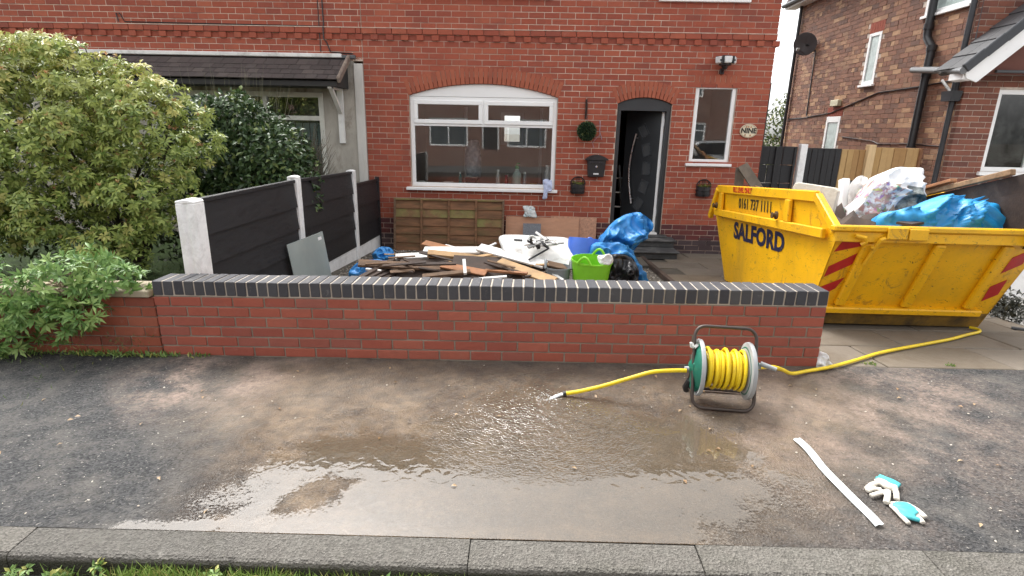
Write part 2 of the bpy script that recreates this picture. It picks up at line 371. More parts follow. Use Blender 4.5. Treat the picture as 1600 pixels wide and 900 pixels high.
clr = s.n('BsdfTransparent'); m3 = s.n('MixShader'); s.l(s.ramp(level, .47, .62), m3.inputs[0]); s.l(clr.outputs[0], m3.inputs[1]); s.l(m2.outputs[0], m3.inputs[2]); s.l(m3.outputs[0], s.out.inputs[0])
wxs = np.arange(.6, 4.4, .03); wys = np.concatenate([[-1.802], np.arange(-1.79, -.1, .03)])
XX, YY = np.meshgrid(wxs, wys); wxx = XX + .16 * (fbm(XX, YY, 3.2, 3) - .5); wyy = YY + .16 * (fbm(XX, YY, 3.2, 9) - .5)
pm = np.maximum(polymask(wxx, wyy, PUD, .30), polymask(wxx, wyy, GUT, .08)) * (1 - .8 * polymask(wxx, wyy, ISL, .09))
water = struct(sheet('water', wxs, wys, lambda a, b: Sn(a) + .0006 + 0 * b, s.m, {'depth': pm}))

# ---- kerb stones and road
conc_m = brickmat('kerb_concrete', [(.125, .117, .102), (.145, .136, .118), (.108, .102, .09)], stain=(.06, .058, .042), samt=.75, rough=.85, bump=1.0, pale=(.34, .32, .29), pamt=.55)
_n = conc_m.node_tree; _b = _n.nodes['Principled BSDF']; _src = _b.inputs['Base Color'].links[0].from_socket      # kerb colour darkens from just below the top edge down
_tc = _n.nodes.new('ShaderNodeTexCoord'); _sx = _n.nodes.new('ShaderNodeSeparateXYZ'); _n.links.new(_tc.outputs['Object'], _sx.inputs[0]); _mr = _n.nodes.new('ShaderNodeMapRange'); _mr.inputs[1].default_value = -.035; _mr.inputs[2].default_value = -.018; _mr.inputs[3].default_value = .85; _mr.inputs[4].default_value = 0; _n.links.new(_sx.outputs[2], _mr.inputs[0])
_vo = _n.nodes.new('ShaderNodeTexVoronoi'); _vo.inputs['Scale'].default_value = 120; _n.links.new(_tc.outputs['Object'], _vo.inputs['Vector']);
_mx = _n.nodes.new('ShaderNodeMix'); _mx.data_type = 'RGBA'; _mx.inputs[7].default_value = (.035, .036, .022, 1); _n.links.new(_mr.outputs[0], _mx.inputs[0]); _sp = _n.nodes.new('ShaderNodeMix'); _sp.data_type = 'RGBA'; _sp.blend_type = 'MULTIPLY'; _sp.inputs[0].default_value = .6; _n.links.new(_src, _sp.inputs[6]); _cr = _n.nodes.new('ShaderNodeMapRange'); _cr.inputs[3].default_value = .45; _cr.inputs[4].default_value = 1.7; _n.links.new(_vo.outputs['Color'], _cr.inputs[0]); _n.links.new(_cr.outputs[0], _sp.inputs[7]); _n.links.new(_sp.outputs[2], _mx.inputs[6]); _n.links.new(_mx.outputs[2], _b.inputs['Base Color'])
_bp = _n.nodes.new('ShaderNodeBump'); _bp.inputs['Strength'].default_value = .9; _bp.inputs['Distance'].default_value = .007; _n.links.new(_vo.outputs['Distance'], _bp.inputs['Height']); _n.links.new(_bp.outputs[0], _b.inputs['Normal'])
kerb = struct(MB().box(-40, 40, -1.93, -1.82, -.45, -.125).build('kerb', M('kerb_bed', (.07, .068, .06), .9)))
kb = MB()
prof = [(-1.803, -.2), (-1.803, .001), (-1.935, -.003), (-1.948, -.010), (-1.954, -.024), (-1.957, -.2)]
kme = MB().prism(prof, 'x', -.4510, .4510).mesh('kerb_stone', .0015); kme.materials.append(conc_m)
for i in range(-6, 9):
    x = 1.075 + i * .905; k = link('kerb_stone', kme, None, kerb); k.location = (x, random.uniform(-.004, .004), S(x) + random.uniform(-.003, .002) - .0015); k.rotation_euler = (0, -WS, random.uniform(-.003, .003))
road_m = M('road_tarmac', (.075, .073, .07), .75, .35, 9, .8, 150, dirt=(.04, .04, .03), damt=.7, dscale=4)
road = struct(sheet('road', np.linspace(-60, 60, 60), np.array([-8.2, -6, -4, -2.6, -2.2, -1.94]), lambda X, Y: Sn(np.clip(X, -9, 14)) - .098 + 0 * Y, road_m))
far_pave = struct(sheet('far_pavement', np.linspace(-60, 60, 60), np.array([-12, -10, -8.15]), lambda X, Y: Sn(np.clip(X, -9, 14)) + 0 * Y, M('far_tarmac', (.09, .088, .085), .8, .3, 5)))
gutter_silt = None

# ---- front gardens
Gn = lambda X, Y: Sn(X) * np.clip(1 - Y / 3, 0, 1) - .0575 * np.clip(Y, 0, 9)
garden_m = M('garden_soil', (.10, .088, .07), .9, .4, 5, .9, 40, dirt=(.2, .18, .15), damt=.6, dscale=12)
front_garden = struct(sheet('front_garden', np.linspace(.1, 4.46, 60), np.linspace(.05, 5.5, 60), lambda X, Y: Gn(X, Y) - .03 + .02 * fbm(X, Y, 4, 61), garden_m))
lawn_m = M('lawn_grass', (.05, .085, .02), .9, .45, 14, .9, 90, dirt=(.03, .04, .012), damt=.7, dscale=3)
lawn = struct(sheet('lawn', np.linspace(-14, .12, 40), np.linspace(.08, 5.5, 40), lambda X, Y: Gn(X, Y) + .12 + .05 * fbm(X, Y, 2, 63), lawn_m))
far_drive = struct(sheet('neighbour_drive', np.linspace(7.3, 22, 20), np.linspace(.02, 5.5, 20), lambda X, Y: Gn(np.clip(X, 0, 9), Y) - .004, M('pale_concrete', (.42, .41, .39), .85, .2, 4, .4, 70, dirt=(.2, .19, .17), damt=.6)))
drive_m = M('drive_bed', (.085, .075, .06), .9, .3, 6, .5, 50)
driveway = struct(sheet('driveway', np.linspace(4.42, 7.3, 20), np.linspace(.022, 12.5, 40), lambda X, Y: Gn(X, np.clip(Y, 0, 6)) - .018, drive_m))
slab_m = brickmat('paving_slab', [(.155, .135, .108), (.2, .172, .137), (.165, .137, .102), (.215, .19, .16)], stain=(.105, .078, .05), samt=.9, rough=.7, bump=.5)
row = 0; y = .03
while y < 5.3:
    x = 4.44 - (.0 if row % 2 else .455) + .36
    while x < 7.25:
        x0, x1 = max(x + .005, 4.44), min(x + .897, 7.28)
        if x1 - x0 > .1:
            cx, cy = (x0 + x1) / 2, y + .25
            o = MB().box(-(x1 - x0) / 2, (x1 - x0) / 2, -.244, .244, -.05, 0).build('slab', slab_m, driveway, bevel=.006)
            o.location = (cx, cy, G(cx, cy) + random.uniform(-.003, .003)); o.rotation_euler = (-.0575 - (.0 if cy > 3 else S(cx) / 3), -WS * max(0, 1 - cy / 3), random.uniform(-.006, .006))
        x += .905
    y += .5; row += 1
# loose gravel in the front garden
def scatter_stones(name, n, xr, yr, zf, r0, r1, mat, seed=1, clump=None):
    rg_ = random.Random(seed); mb = MB(); ico = [(0, 0, 1), (.9, 0, .3), (.28, .85, .35), (-.72, .53, .3), (-.72, -.53, .3), (.28, -.85, .35), (0, 0, -.5)]
    fc = [(0, 1, 2), (0, 2, 3), (0, 3, 4), (0, 4, 5), (0, 5, 1), (6, 2, 1), (6, 3, 2), (6, 4, 3), (6, 5, 4), (6, 1, 5)]
    for _ in range(n):
        x = rg_.uniform(*xr); y_ = rg_.uniform(*yr)
        if clump and not clump(x, y_): continue
        r = rg_.uniform(r0, r1); T = Matrix.Translation((x, y_, zf(x, y_) + r * .2)) @ Euler((rg_.uniform(-.4, .4), rg_.uniform(-.4, .4), rg_.uniform(0, 6))).to_matrix().to_4x4() @ Matrix.Diagonal((r, r * rg_.uniform(.6, 1), r * rg_.uniform(.45, .8), 1))
        mb.add(ico, fc, T)
    return stuff(mb.build(name, mat))
grav_m = brickmat('gravel_stone', [(.22, .2, .17), (.45, .42, .37), (.3, .25, .2), (.5, .47, .43)], rough=.8)
tag(scatter_stones('gravel', 5200, (.2, 4.4), (2.2, 5.3), lambda x, y: G(x, y) - .022, .008, .022, grav_m, 3), 'pale loose gravel covering the front garden around the rubbish', 'gravel')
chip_m = brickmat('pale_chips', [(.5, .46, .4), (.62, .58, .5), (.4, .35, .28)], rough=.8)
tag(scatter_stones('debris_chips', 200, (.2, 5.6), (-1.75, -.05), lambda x, y: S(x), .002, .008, chip_m, 5, clump=lambda x, y: not (1.5 < x < 3.6 and y < -.75)), 'small pale chips and crumbs scattered over the wet pavement', 'debris')
# dark plants and cut hedge lying at the drive's far edge
# ================================================================== BRICKWORK
blk_shapes = {}
def brick_mesh(L, H, Dp, mat, key):
    k = (round(L, 3), round(H, 3), round(Dp, 3), mat.name)
    if k not in blk_shapes:
        me = MB().box(-L / 2, L / 2, 0, Dp, -H / 2, H / 2).mesh('brick', .0035); me.materials.append(mat); blk_shapes[k] = me
    return blk_shapes[k]
def box_raw(mb, L, H, Dp, T): mb.box(-L / 2, L / 2, 0, Dp, -H / 2, H / 2, T)

# ---- the garden wall
wall_cols = [lin(154, 84, 68), lin(162, 89, 71), lin(147, 80, 67), lin(168, 96, 77), lin(156, 84, 68), lin(150, 89, 76)]
redfac = brickmat('red_facing_brick', wall_cols, stain=(.16, .085, .07), samt=.35, pale=(.4, .3, .26), pamt=.25, drag=2.2, bump=.3)
mortar_g = M('grey_mortar', (.25, .215, .17), .9, .2, 10, .4, 120)
mortar_p = M('pale_mortar', (.40, .35, .29), .9, .2, 12, .4, 120)
blue_b = brickmat('blue_engineering_brick', [(.055, .057, .064), (.075, .075, .08), (.048, .048, .055), (.09, .088, .088)], pale=(.36, .34, .31), pamt=.6, rough=.6, bump=.4)
gw = thing('garden_wall', 'low red brick garden wall with dark blue brick coping in front of the rubbish', 'wall', (2.4, 0, 0), (0, -WS, 0))
WL = 4.725; x0w = -2.4
MB().box(x0w + .006, x0w + WL - .006, .007, .208, -.12, .452).build('mortar_core', mortar_g, gw)
def lay(parent, x0, x1, rows, y, pitch, gauge, zb, joint, mat, Dp=.1, jit=.003, offs=None, keep=None):
    for r in range(rows):
        x = x0 - (pitch / 2 if (r % 2 == (0 if offs is None else offs)) else 0)
        while x < x1 - .01:
            a = max(x, x0) + joint / 2 * (x > x0 - 1e-6); b = min(x + pitch, x1) - joint / 2
            if x < x0: a = x0 + .001
            if b - a > .02:
                o = link('brick', brick_mesh(b - a, gauge - joint, Dp, mat, 0), None, parent)
                o.location = ((a + b) / 2, y + random.uniform(-jit, jit), zb + (r + .5) * gauge); o.rotation_euler = (random.uniform(-.012, .012), random.uniform(-.007, .007), random.uniform(-.009, .009))
            x += pitch
# rows counted from the ground: row 5 (top) starts with a half brick
lay(gw, x0w, x0w + WL, 6, 0, .225, .075, 0, .0105, redfac, offs=1)
bk = MB()
for r in range(6):
    x = x0w - (.1125 if r % 2 else 0)
    while x < x0w + WL - .01:
        a, b = max(x, x0w) + .005, min(x + .225, x0w + WL) - .005
        if b - a > .02: bk.box(a, b, .207, .215, r * .075 + .005, r * .075 + .07)
        x += .225
    for xe in (x0w, x0w + WL):
        if r % 2 == 0: bk.box(xe - (.001 if xe < 0 else -.0005) - .006, xe + .006, .110, .2145, r * .075 + .005, r * .075 + .07)
bk.build('back_bricks', redfac, gw)['kind'] = 'stuff'
MB().box(x0w + .004, x0w + WL - .004, .004, .211, .4525, .5585).build('coping_mortar', mortar_p, gw)
cme = MB().box(-.0325, .0325, 0, .219, -.0515, .0515).mesh('coping_brick', .004); cme.materials.append(blue_b)
for i in range(63):
    o = link('coping_brick', cme, None, gw); o.location = (x0w + .0375 + i * .075, -.002 + random.uniform(-.003, .003), .511 + random.uniform(-.002, .002)); o.rotation_euler = (random.uniform(-.012, .012), random.uniform(-.025, .025), random.uniform(-.012, .012))

# ---- the neighbour's older low wall on the left
orb = brickmat('old_orange_brick', [lin(146, 80, 60), lin(158, 88, 65), lin(136, 76, 60), lin(165, 98, 75)], stain=(.1, .06, .04), samt=.5, bump=.5, pale=(.5, .4, .34), pamt=.3)
lw = thing('old_garden_wall', 'old orange brick wall with flat stone coping under the overgrown plant', 'wall', (2.4, .02, -.02), (0, -WS, 0))
MB().box(-5.9, x0w - .016, .008, .2, -.15, .452).build('mortar_core', mortar_g, lw)
lay(lw, -2.412 - .225 * 10, -2.412, 6, 0, .225, .076, 0, .009, orb, jit=.003, offs=0)
cop_m = M('stone_coping', (.36, .31, .22), .85, .25, 6, .5, 60, dirt=(.16, .14, .07), damt=.7)
for i in range(4):
    MB().box(-2.43 - .6 * (i + 1) + .006, -2.43 - .6 * i, -.03, .24, .457, .51).build('coping_slab', cop_m, lw, bevel=.008)

# ================================================================== HOUSES
GA = .0854; BP = .2343; ZD = 2.90
house_cols = [lin(158, 82, 62), lin(165, 87, 66), lin(151, 78, 61), lin(170, 94, 71), lin(160, 83, 63), lin(142, 76, 62)]
hb = brickmat('house_brick', house_cols, stain=(.15, .06, .046), samt=.55, pale=(.5, .3, .24), pamt=.3, bump=.35)
hb_dark = brickmat('damp_plinth_brick', [lin(112, 58, 54), lin(96, 54, 54), lin(84, 56, 58), lin(120, 62, 54)], stain=(.08, .05, .05), samt=.5, pale=(.3, .27, .26), pamt=.35)
hb_black = brickmat('blue_plinth_brick', [lin(78, 66, 68), lin(92, 76, 76), lin(70, 58, 60)], pale=(.4, .38, .36), pamt=.4)
hmort = M('house_mortar', (.56, .44, .36), .9, .25, 5, .3, 90, dirt=(.22, .13, .1), damt=.75, dscale=1.5)
arch_m = brickmat('arch_brick', [lin(163, 90, 68), lin(170, 97, 73), lin(154, 86, 66)], stain=(.2, .07, .05), samt=.3)
class Op:
    def __init__(s, x0, x1, z0, zs, rise=0, ring=0): s.x0, s.x1, s.z0, s.zs, s.rise, s.ring = x0, x1, z0, zs, rise, ring; s.c = (x0 + x1) / 2; s.w = (x1 - x0) / 2
    def top(s): return s.zs + s.rise + s.ring
    def R_(s): return (s.w ** 2 + s.rise ** 2) / (2 * s.rise)
    def arc(s, x, extra=0):                    # height of the arch (extra metres outside its soffit) at x
        r = s.R_(); q = (r + extra) ** 2 - (x - s.c) ** 2; return s.zs + s.rise - r + math.sqrt(max(0, q))
    def cut(s, z0, z1):                        # interval a brick row loses, or None
        zc = (z0 + z1) / 2
        if zc < s.z0 or zc > s.top() - .01: return None
        if zc <= s.zs: return (s.x0, s.x1)
        if not s.rise: return (s.x0, s.x1)
        r = s.R_() + s.ring; q = r * r - (z1 - (s.zs + s.rise - s.R_())) ** 2
        if q <= 0: return None
        h = min(math.sqrt(q) - .02, s.w + max(0, z0 - s.zs) * math.tan(math.asin(s.w / s.R_())) + .002)
        return (s.c - h, s.c + h) if h > 0 else None
def brick_wall(parent, x0, x1, z0, z1, ops, mats, maxn=300, seedx=0, ych=0, skip=None, Y=None, prefer=None, dp=.1):
    """a stretcher-bond face in the plane y=Y; single bricks as parts, the ones past maxn joined"""
    Y = D if Y is None else Y
    k0 = math.floor((z0 - ZD) / GA); k1 = math.ceil((z1 - ZD) / GA); todo = []
    for k in range(k0, k1):
        za, zb = ZD + k * GA, ZD + (k + 1) * GA
        za, zb = max(za, z0), min(zb, z1)
        if zb - za < .02: continue
        iv = []
        x = math.floor((x0 - seedx) / BP) * BP + seedx - (BP / 2 if k % 2 else 0)
        while x < x1:
            a, b = max(x, x0), min(x + BP, x1)
            segs = [(a, b)]
            for o in ops:
                c = o.cut(za, zb)
                if not c: continue
                ns = []
                for p, q in segs:
                    if q <= c[0] or p >= c[1]: ns.append((p, q)); continue
                    if p < c[0]: ns.append((p, c[0]))
                    if q > c[1]: ns.append((c[1], q))
                segs = ns
            for p, q in segs:
                if q - p > .022 and not (skip and skip((p + q) / 2, (za + zb) / 2)): todo.append((p, q, za, zb))
            x += BP
    if prefer: todo.sort(key=lambda t: prefer((t[0] + t[1]) / 2, (t[2] + t[3]) / 2, t[1] - t[0]))
    rest = {}
    for i, (p, q, za, zb) in enumerate(todo):
        L, H = round(q - p - .0095, 3), round(zb - za - .0095, 3); xc, zc = (p + q) / 2, (za + zb) / 2; m = mats(zc)
        T = Matrix.Translation((xc, Y + random.uniform(-.002, .002), zc)) @ Euler((0, random.uniform(-.004, .004), random.uniform(-.004, .004))).to_matrix().to_4x4()
        if i < maxn:
            o = link('brick', brick_mesh(L, H, dp, m, 0), None, parent); o.matrix_local = T
        else: box_raw(rest.setdefault(m.name, (MB(), m))[0], L, H, dp, T)
    for mb, m in rest.values(): mb.build('brickwork', m, parent)['kind'] = 'stuff'
def wall_core(parent, x0, x1, z0, z1, ops, y0, y1, mat, name='mortar'):
    xs_ = sorted({x0, x1} | {v for o in ops for v in (o.x0, o.x1)}); zs_ = sorted({z0, z1} | {v for o in ops for v in (o.z0, o.top() if o.rise else o.zs)})
    mb = MB()
    for i in range(len(xs_) - 1):
        for j in range(len(zs_) - 1):
            xc, zc = (xs_[i] + xs_[i + 1]) / 2, (zs_[j] + zs_[j + 1]) / 2
            if xc < x0 or xc > x1 or zc < z0 or zc > z1: continue
            if any(o.x0 < xc < o.x1 and o.z0 < zc < (o.top() if o.rise else o.zs) for o in ops): continue
            mb.box(xs_[i], xs_[i + 1], y0, y1, zs_[j], zs_[j + 1])
    for o in ops:
        if not o.rise: continue
        n = 14
        for i in range(n):                     # spandrel over the arch
            a, b = o.x0 + (o.x1 - o.x0) * i / n, o.x0 + (o.x1 - o.x0) * (i + 1) / n
            mb.prism([(a, o.arc(a, .1)), (b, o.arc(b, .1)), (b, o.top()), (a, o.top())], 'y', y0 + .001, y1 - .001)
    mb.build(name, mat, parent)
def arch(parent, o, n, mat, y0, y1, name='arch_brick'):
    r = o.R_(); cz = o.zs + o.rise - r; half = math.asin(min(1, o.w / r)) * 1.0; half += .012 / r
    for i in range(n):
        a0 = -half + 2 * half * i / n + .0035 / r; a1 = -half + 2 * half * (i + 1) / n - .0035 / r; f = 1.0
        pts = [(o.c + math.sin(a) * q, cz + math.cos(a) * q) for a, q in ((a0, r), (a1, r), (a1, r + o.ring), (a0, r + o.ring))]
        MB().prism(pts, 'y', y0 + random.uniform(-.0015, .0015), y1).build(name, mat, parent, bevel=.003)
upvc = M('white_upvc', (.86, .86, .85), .35, .04, 2, 0, spec=.5)
upvc_d = M('aged_white_paint', (.72, .71, .68), .5, .1, 5, .1, 40, dirt=(.45, .42, .38), damt=.5)
glass = glassmat('window_glass')
glass2 = glassmat('dusty_glass', (.72, .78, .75), .10)
def rail_frame(mb, x0, x1, z0, z1, w, y0, y1):
    mb.box(x0, x1, y0, y1, z0, z0 + w); mb.box(x0, x1, y0, y1, z1 - w, z1); mb.box(x0, x0 + w, y0, y1, z0 + w, z1 - w); mb.box(x1 - w, x1, y0, y1, z0 + w, z1 - w)

# ---------------------------------------------------------------- number nine
H = thing('brick_house', 'red brick house with white arched window and open dark front door', 'house', (0, 0, 0))
HX0, HX1, HZ0, HZ1 = .045, 6.345, -.34, 4.27
W1 = Op(.745, 3.085, .70, 2.115, .185, .235); DO = Op(4.022, 4.868, -.02, 2.05, .095, .235); W2 = Op(5.212, 5.846, 1.165, 2.35, 0)
W3 = Op(4.57, 5.82, 3.545, 4.2, 0); W4 = Op(.95, 2.9, 3.56, 4.2, 0); HOPS = [W1, DO, W2, W3, W4]
wall_core(H, HX0, HX1 - .012, HZ0, HZ1, HOPS, D + .005, D + .24, hmort)
def hmat(z): return hb if z > .13 else (hb_dark if z > -.13 else hb_black)
def hide_h(x, z): return False
brick_wall(H, HX0, HX1, HZ0, HZ1, HOPS, hmat, 290, seedx=HX1 % BP, skip=lambda x, z: (ZD < z < ZD + 2 * GA) or (W2.x0 - .06 < x < W2.x1 + .06 and W2.zs < z < W2.zs + .16),
           prefer=lambda x, z, L: (3 if z > 3.45 else 0) + (2 if z < .25 and .4 < x < 4 else 0) + abs(x - 3.6) * .3 + abs(z - 1.8) * .25 + (1.5 if L < .1 else 0))
# oversailing dentil band
def dentils(parent, x0, x1):
    i0 = math.ceil((x0 + 5.3817) / BP); i1 = math.floor((x1 + 5.3817) / BP)
    me = MB().box(-.054, .054, 0, .135, -.039, .039).mesh('dentil_brick', .0035); me.materials.append(hb)
    MB().box(x0, x1, D + .001, D + .1, ZD + .0035, ZD + GA - .0035).build('dentil_back', hb, parent)
    for i in range(i0, i1 + 1):
        o = link('dentil_brick', me, None, parent); o.location = (-5.3817 + i * BP, D - .028 + random.uniform(-.002, .002), ZD + GA / 2)
    x = x0; 
    while x < x1 - .02:
        L = min(BP, x1 - x); o = link('band_brick', brick_mesh(round(L - .007, 3), .078, .135, hb, 0), None, parent); o.location = (x + L / 2, D - .030 + random.uniform(-.0015, .0015), ZD + 1.5 * GA); x += BP
    MB().box(x0, x1, D - .034, D + .008, ZD + 2 * GA - .002, ZD + 2 * GA + .007).build('mortar_fillet', M('pale_fillet', (.62, .52, .43), .9, .3, 9, .3), parent)
dentils(H, HX0, HX1 - .004)
arch(H, W1, 34, arch_m, D - .004, D + .11); arch(H, DO, 15, arch_m, D - .004, D + .11)
for i in range(9):                                     # soldier course over the small window
    xa = W2.x0 - .04 + i * .0795
    MB().box(xa + .003, xa + .0765, D - .001, D + .1, W2.zs + .004, W2.zs + .15).build('soldier_brick', arch_m, H, bevel=.003)
# side and back walls, roof, inner floor
side_m = brickmat('side_brick', [lin(120, 60, 50), lin(132, 66, 54)], stain=(.1, .05, .04))
MB().box(HX1 - .012, HX1 - .002, D + .1, 12.5, HZ0, HZ1).box(HX0, 1.6, 12.4, 12.6, HZ0, HZ1).box(3.4, HX1, 12.4, 12.6, HZ0, HZ1).box(1.6, 3.4, 12.4, 12.6, 2.3, HZ1).build('side_wall', side_m, H)  # middle of the back wall left open, added to admit daylight
roof_m = M('roof_tile', (.10, .065, .055), .8, .3, 9, .5, 30)
def slope_roof(parent, x0, x1, yf, yb, zf, ridge, name='roof', eave=.0):
    ym = (yf + yb) / 2
    MB().prism([(yf, zf), (ym, ridge), (yb, zf), (yb, zf - .06), (ym, ridge - .09), (yf, zf - .06)], 'x', x0, x1).build(name, roof_m, parent)
slope_roof(H, HX0, HX1 + .25, D - .28, 12.8, 4.34, 4.34 + 3.75 * .56)
MB().box(HX0, HX1 + .2, D - .27, D + .02, 4.18, 4.24).box(HX0, HX1 + .2, D - .28, D - .26, 4.16, 4.36).build('fascia', upvc, H)
gut = MB().tube([(HX0, D - .33, 4.32), (HX1 + .2, D - .33, 4.32)], .055, 10); gut.build('gutter', M('black_plastic', (.02, .02, .022), .4, .1, 4, 0, spec=.5), H, smooth=True)
blackp = MATS['black_plastic']
# corner edge strip of the gable
MB().tube([(HX1 + .02, D + .05, .6), (HX1 + .02, D + .05, 2.4)], .012, 6).build('cable', blackp, H)

# main window
win = bpy.data.objects.new('window', None); COL.objects.link(win); win.parent = H
WY = D + .045
fr = MB(); rail_frame(fr, W1.x0 + .004, W1.x1 - .004, W1.z0, 2.10, .062, WY, WY + .07)
fr.box(W1.x0 + .066, W1.x1 - .066, WY + .002, WY + .068, 1.655, 1.70)
fr.box(1.893, 1.937, WY + .002, WY + .068, 1.70, 2.04)
fr.build('frame', upvc, win, bevel=.004)
for a, b in ((W1.x0 + .06, 1.905), (1.925, W1.x1 - .06)):
    sb = MB(); rail_frame(sb, a + .004, b - .004, 1.694, 2.046, .062, WY - .018, WY + .05); sb.build('sash', upvc, win, bevel=.006)
    MB().box(a + .06, b - .06, WY + .012, WY + .018, 1.75, 1.99).build('pane', glass, win)
MB().box(W1.x0 + .06, W1.x1 - .06, WY + .03, WY + .036, W1.z0 + .06, 1.658).build('pane', glass, win)
poly = [(W1.x0 + .004, 2.105)] + [(W1.x1 - .004, 2.105)] + [(W1.x1 - .004 - (W1.x1 - W1.x0 - .008) * i / 24, W1.arc(W1.x1 - .004 - (W1.x1 - W1.x0 - .008) * i / 24) - .004) for i in range(25)]
MB().prism(poly, 'y', WY - .004, WY + .05).build('head_panel', upvc, win)
MB().box(W1.x0 - .075, W1.x1 + .045, D - .075, D + .12, W1.z0 - .055, W1.z0 - .008).build('sill', upvc, win, bevel=.006)
# small window
win2 = bpy.data.objects.new('window', None); COL.objects.link(win2); win2.parent = H
fr = MB(); rail_frame(fr, W2.x0 + .004, W2.x1 - .004, W2.z0 + .002, W2.zs - .003, .058, WY - .02, WY + .05); fr.build('frame', upvc, win2, bevel=.005)
MB().box(W2.x0 + .055, W2.x1 - .055, WY + .01, WY + .016, W2.z0 + .055, W2.zs - .055).build('pane', glass, win2)
MB().box(W2.x0 - .055, W2.x1 + .035, D - .06, D + .1, W2.z0 - .045, W2.z0 - .002).build('sill', upvc, win2, bevel=.005)
for o in (W3, W4):
    w3 = bpy.data.objects.new('window', None); COL.objects.link(w3); w3.parent = H
    fr = MB(); rail_frame(fr, o.x0 + .004, o.x1 - .004, o.z0, o.zs - .004, .06, WY, WY + .06); fr.box((o.x0 + o.x1) / 2 - .03, (o.x0 + o.x1) / 2 + .03, WY + .002, WY + .058, o.z0 + .06, o.zs - .064); fr.build('frame', upvc, w3, bevel=.005)
    MB().box(o.x0 + .05, o.x1 - .05, WY + .02, WY + .026, o.z0 + .05, o.zs - .05).build('pane', glass, w3)
    MB().box(o.x0 - .05, o.x1 + .05, D - .06, D + .1, o.z0 - .05, o.z0 - .003).build('sill', upvc, w3, bevel=.005)
# rooms behind the openings (dim)
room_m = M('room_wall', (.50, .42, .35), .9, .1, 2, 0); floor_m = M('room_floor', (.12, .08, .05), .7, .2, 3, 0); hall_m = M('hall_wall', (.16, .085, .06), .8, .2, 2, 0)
def room(x0, x1, y0, y1, z0, z1, m):
    mb = MB(); t = .04
    mb.box(x0 - t, x0, y0, y1, z0, z1); mb.box(x1, x1 + t, y0, y1, z0, z1); mb.box(x0 - t, x1 + t, y1, y1 + t, z0, z1); mb.box(x0 - t, x1 + t, y0, y1, z1, z1 + t)
    mb.build('inner_wall', m, H); MB().box(x0 - t, x1 + t, y0, y1 + t, z0 - t, z0).build('inner_floor', floor_m, H)
mb = MB(); RB = D + 3.9
mb.box(.26, .3, D + .25, RB, .05, 2.55); mb.box(3.6, 3.64, D + .25, RB, .05, 2.55); mb.box(.26, 3.64, D + .25, RB, 2.55, 2.59); mb.box(.26, 2.05, RB, RB + .04, .05, 2.55); mb.box(2.5, 3.64, RB, RB + .04, .05, 2.55); mb.box(2.05, 2.5, RB, RB + .04, 1.95, 2.55); mb.box(2.05, 2.5, RB, RB + .04, .05, 1.35)  # rear opening is an addition that lets daylight brighten the front room
mb.build('inner_wall', room_m, H); MB().box(.26, 3.64, D + .25, 12.4, .01, .05).build('inner_floor', floor_m, H); MB().box(1.5, 1.55, RB, 12.4, .05, 2.3).box(3.45, 3.5, RB, 12.4, .05, 2.3).build('inner_wall', room_m, H)
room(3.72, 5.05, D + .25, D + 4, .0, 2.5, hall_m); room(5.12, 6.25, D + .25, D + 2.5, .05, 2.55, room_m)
room(.3, 6.2, D + .26, D + 3, 2.75, 4.22, room_m)
MB().box(W1.x0 - .05, W1.x1 + .05, D + .12, D + .34, .70, .738).build('inner_sill', upvc, H)
MB().box(2.02, 2.1, D + 3.84, D + 3.9, 1.3, 2.0).box(2.45, 2.53, D + 3.84, D + 3.9, 1.3, 2.0).box(2.1, 2.45, D + 3.84, D + 3.9, 1.3, 1.37).box(2.1, 2.45, D + 3.84, D + 3.9, 1.93, 2.0).box(2.9, 2.96, D + 3.8, D + 3.89, .05, 2.1).box(1.2, 1.26, D + 3.8, D + 3.89, .05, 2.1).build('added_opening_frame', upvc, H)  # trim round the added rear opening
# the front door
anth = M('anthracite_paint', (.030, .033, .037), .38, .1, 4, .0, spec=.5)
dfm = MB(); y0, y1 = D + .04, D + .13
dfm.box(DO.x0 + .003, DO.x0 + .065, y0, y1, 0, 2.02); dfm.box(DO.x1 - .065, DO.x1 - .003, y0, y1, 0, 2.02)
poly = [(DO.x0 + .003, 1.945), (DO.x1 - .003, 1.945)] + [(DO.x1 - .003 - (DO.x1 - DO.x0 - .006) * i / 12, DO.arc(DO.x1 - .003 - (DO.x1 - DO.x0 - .006) * i / 12) - .003) for i in range(13)]
dfm.prism(poly, 'y', y0 - .003, y1); dfm.build('door_frame', anth, H, bevel=.004)
MB().box(DO.x0 + .06, DO.x1 - .06, D - .02, D + .14, -.02, .025).build('threshold', upvc_d, H, bevel=.004)
hinge = Vector((DO.x1 - .075, D + .13, .03)); ang = R(44)
door = bpy.data.objects.new('door', None); COL.objects.link(door); door.parent = H; door.location = hinge; door.rotation_euler = (0, 0, ang * -1 )
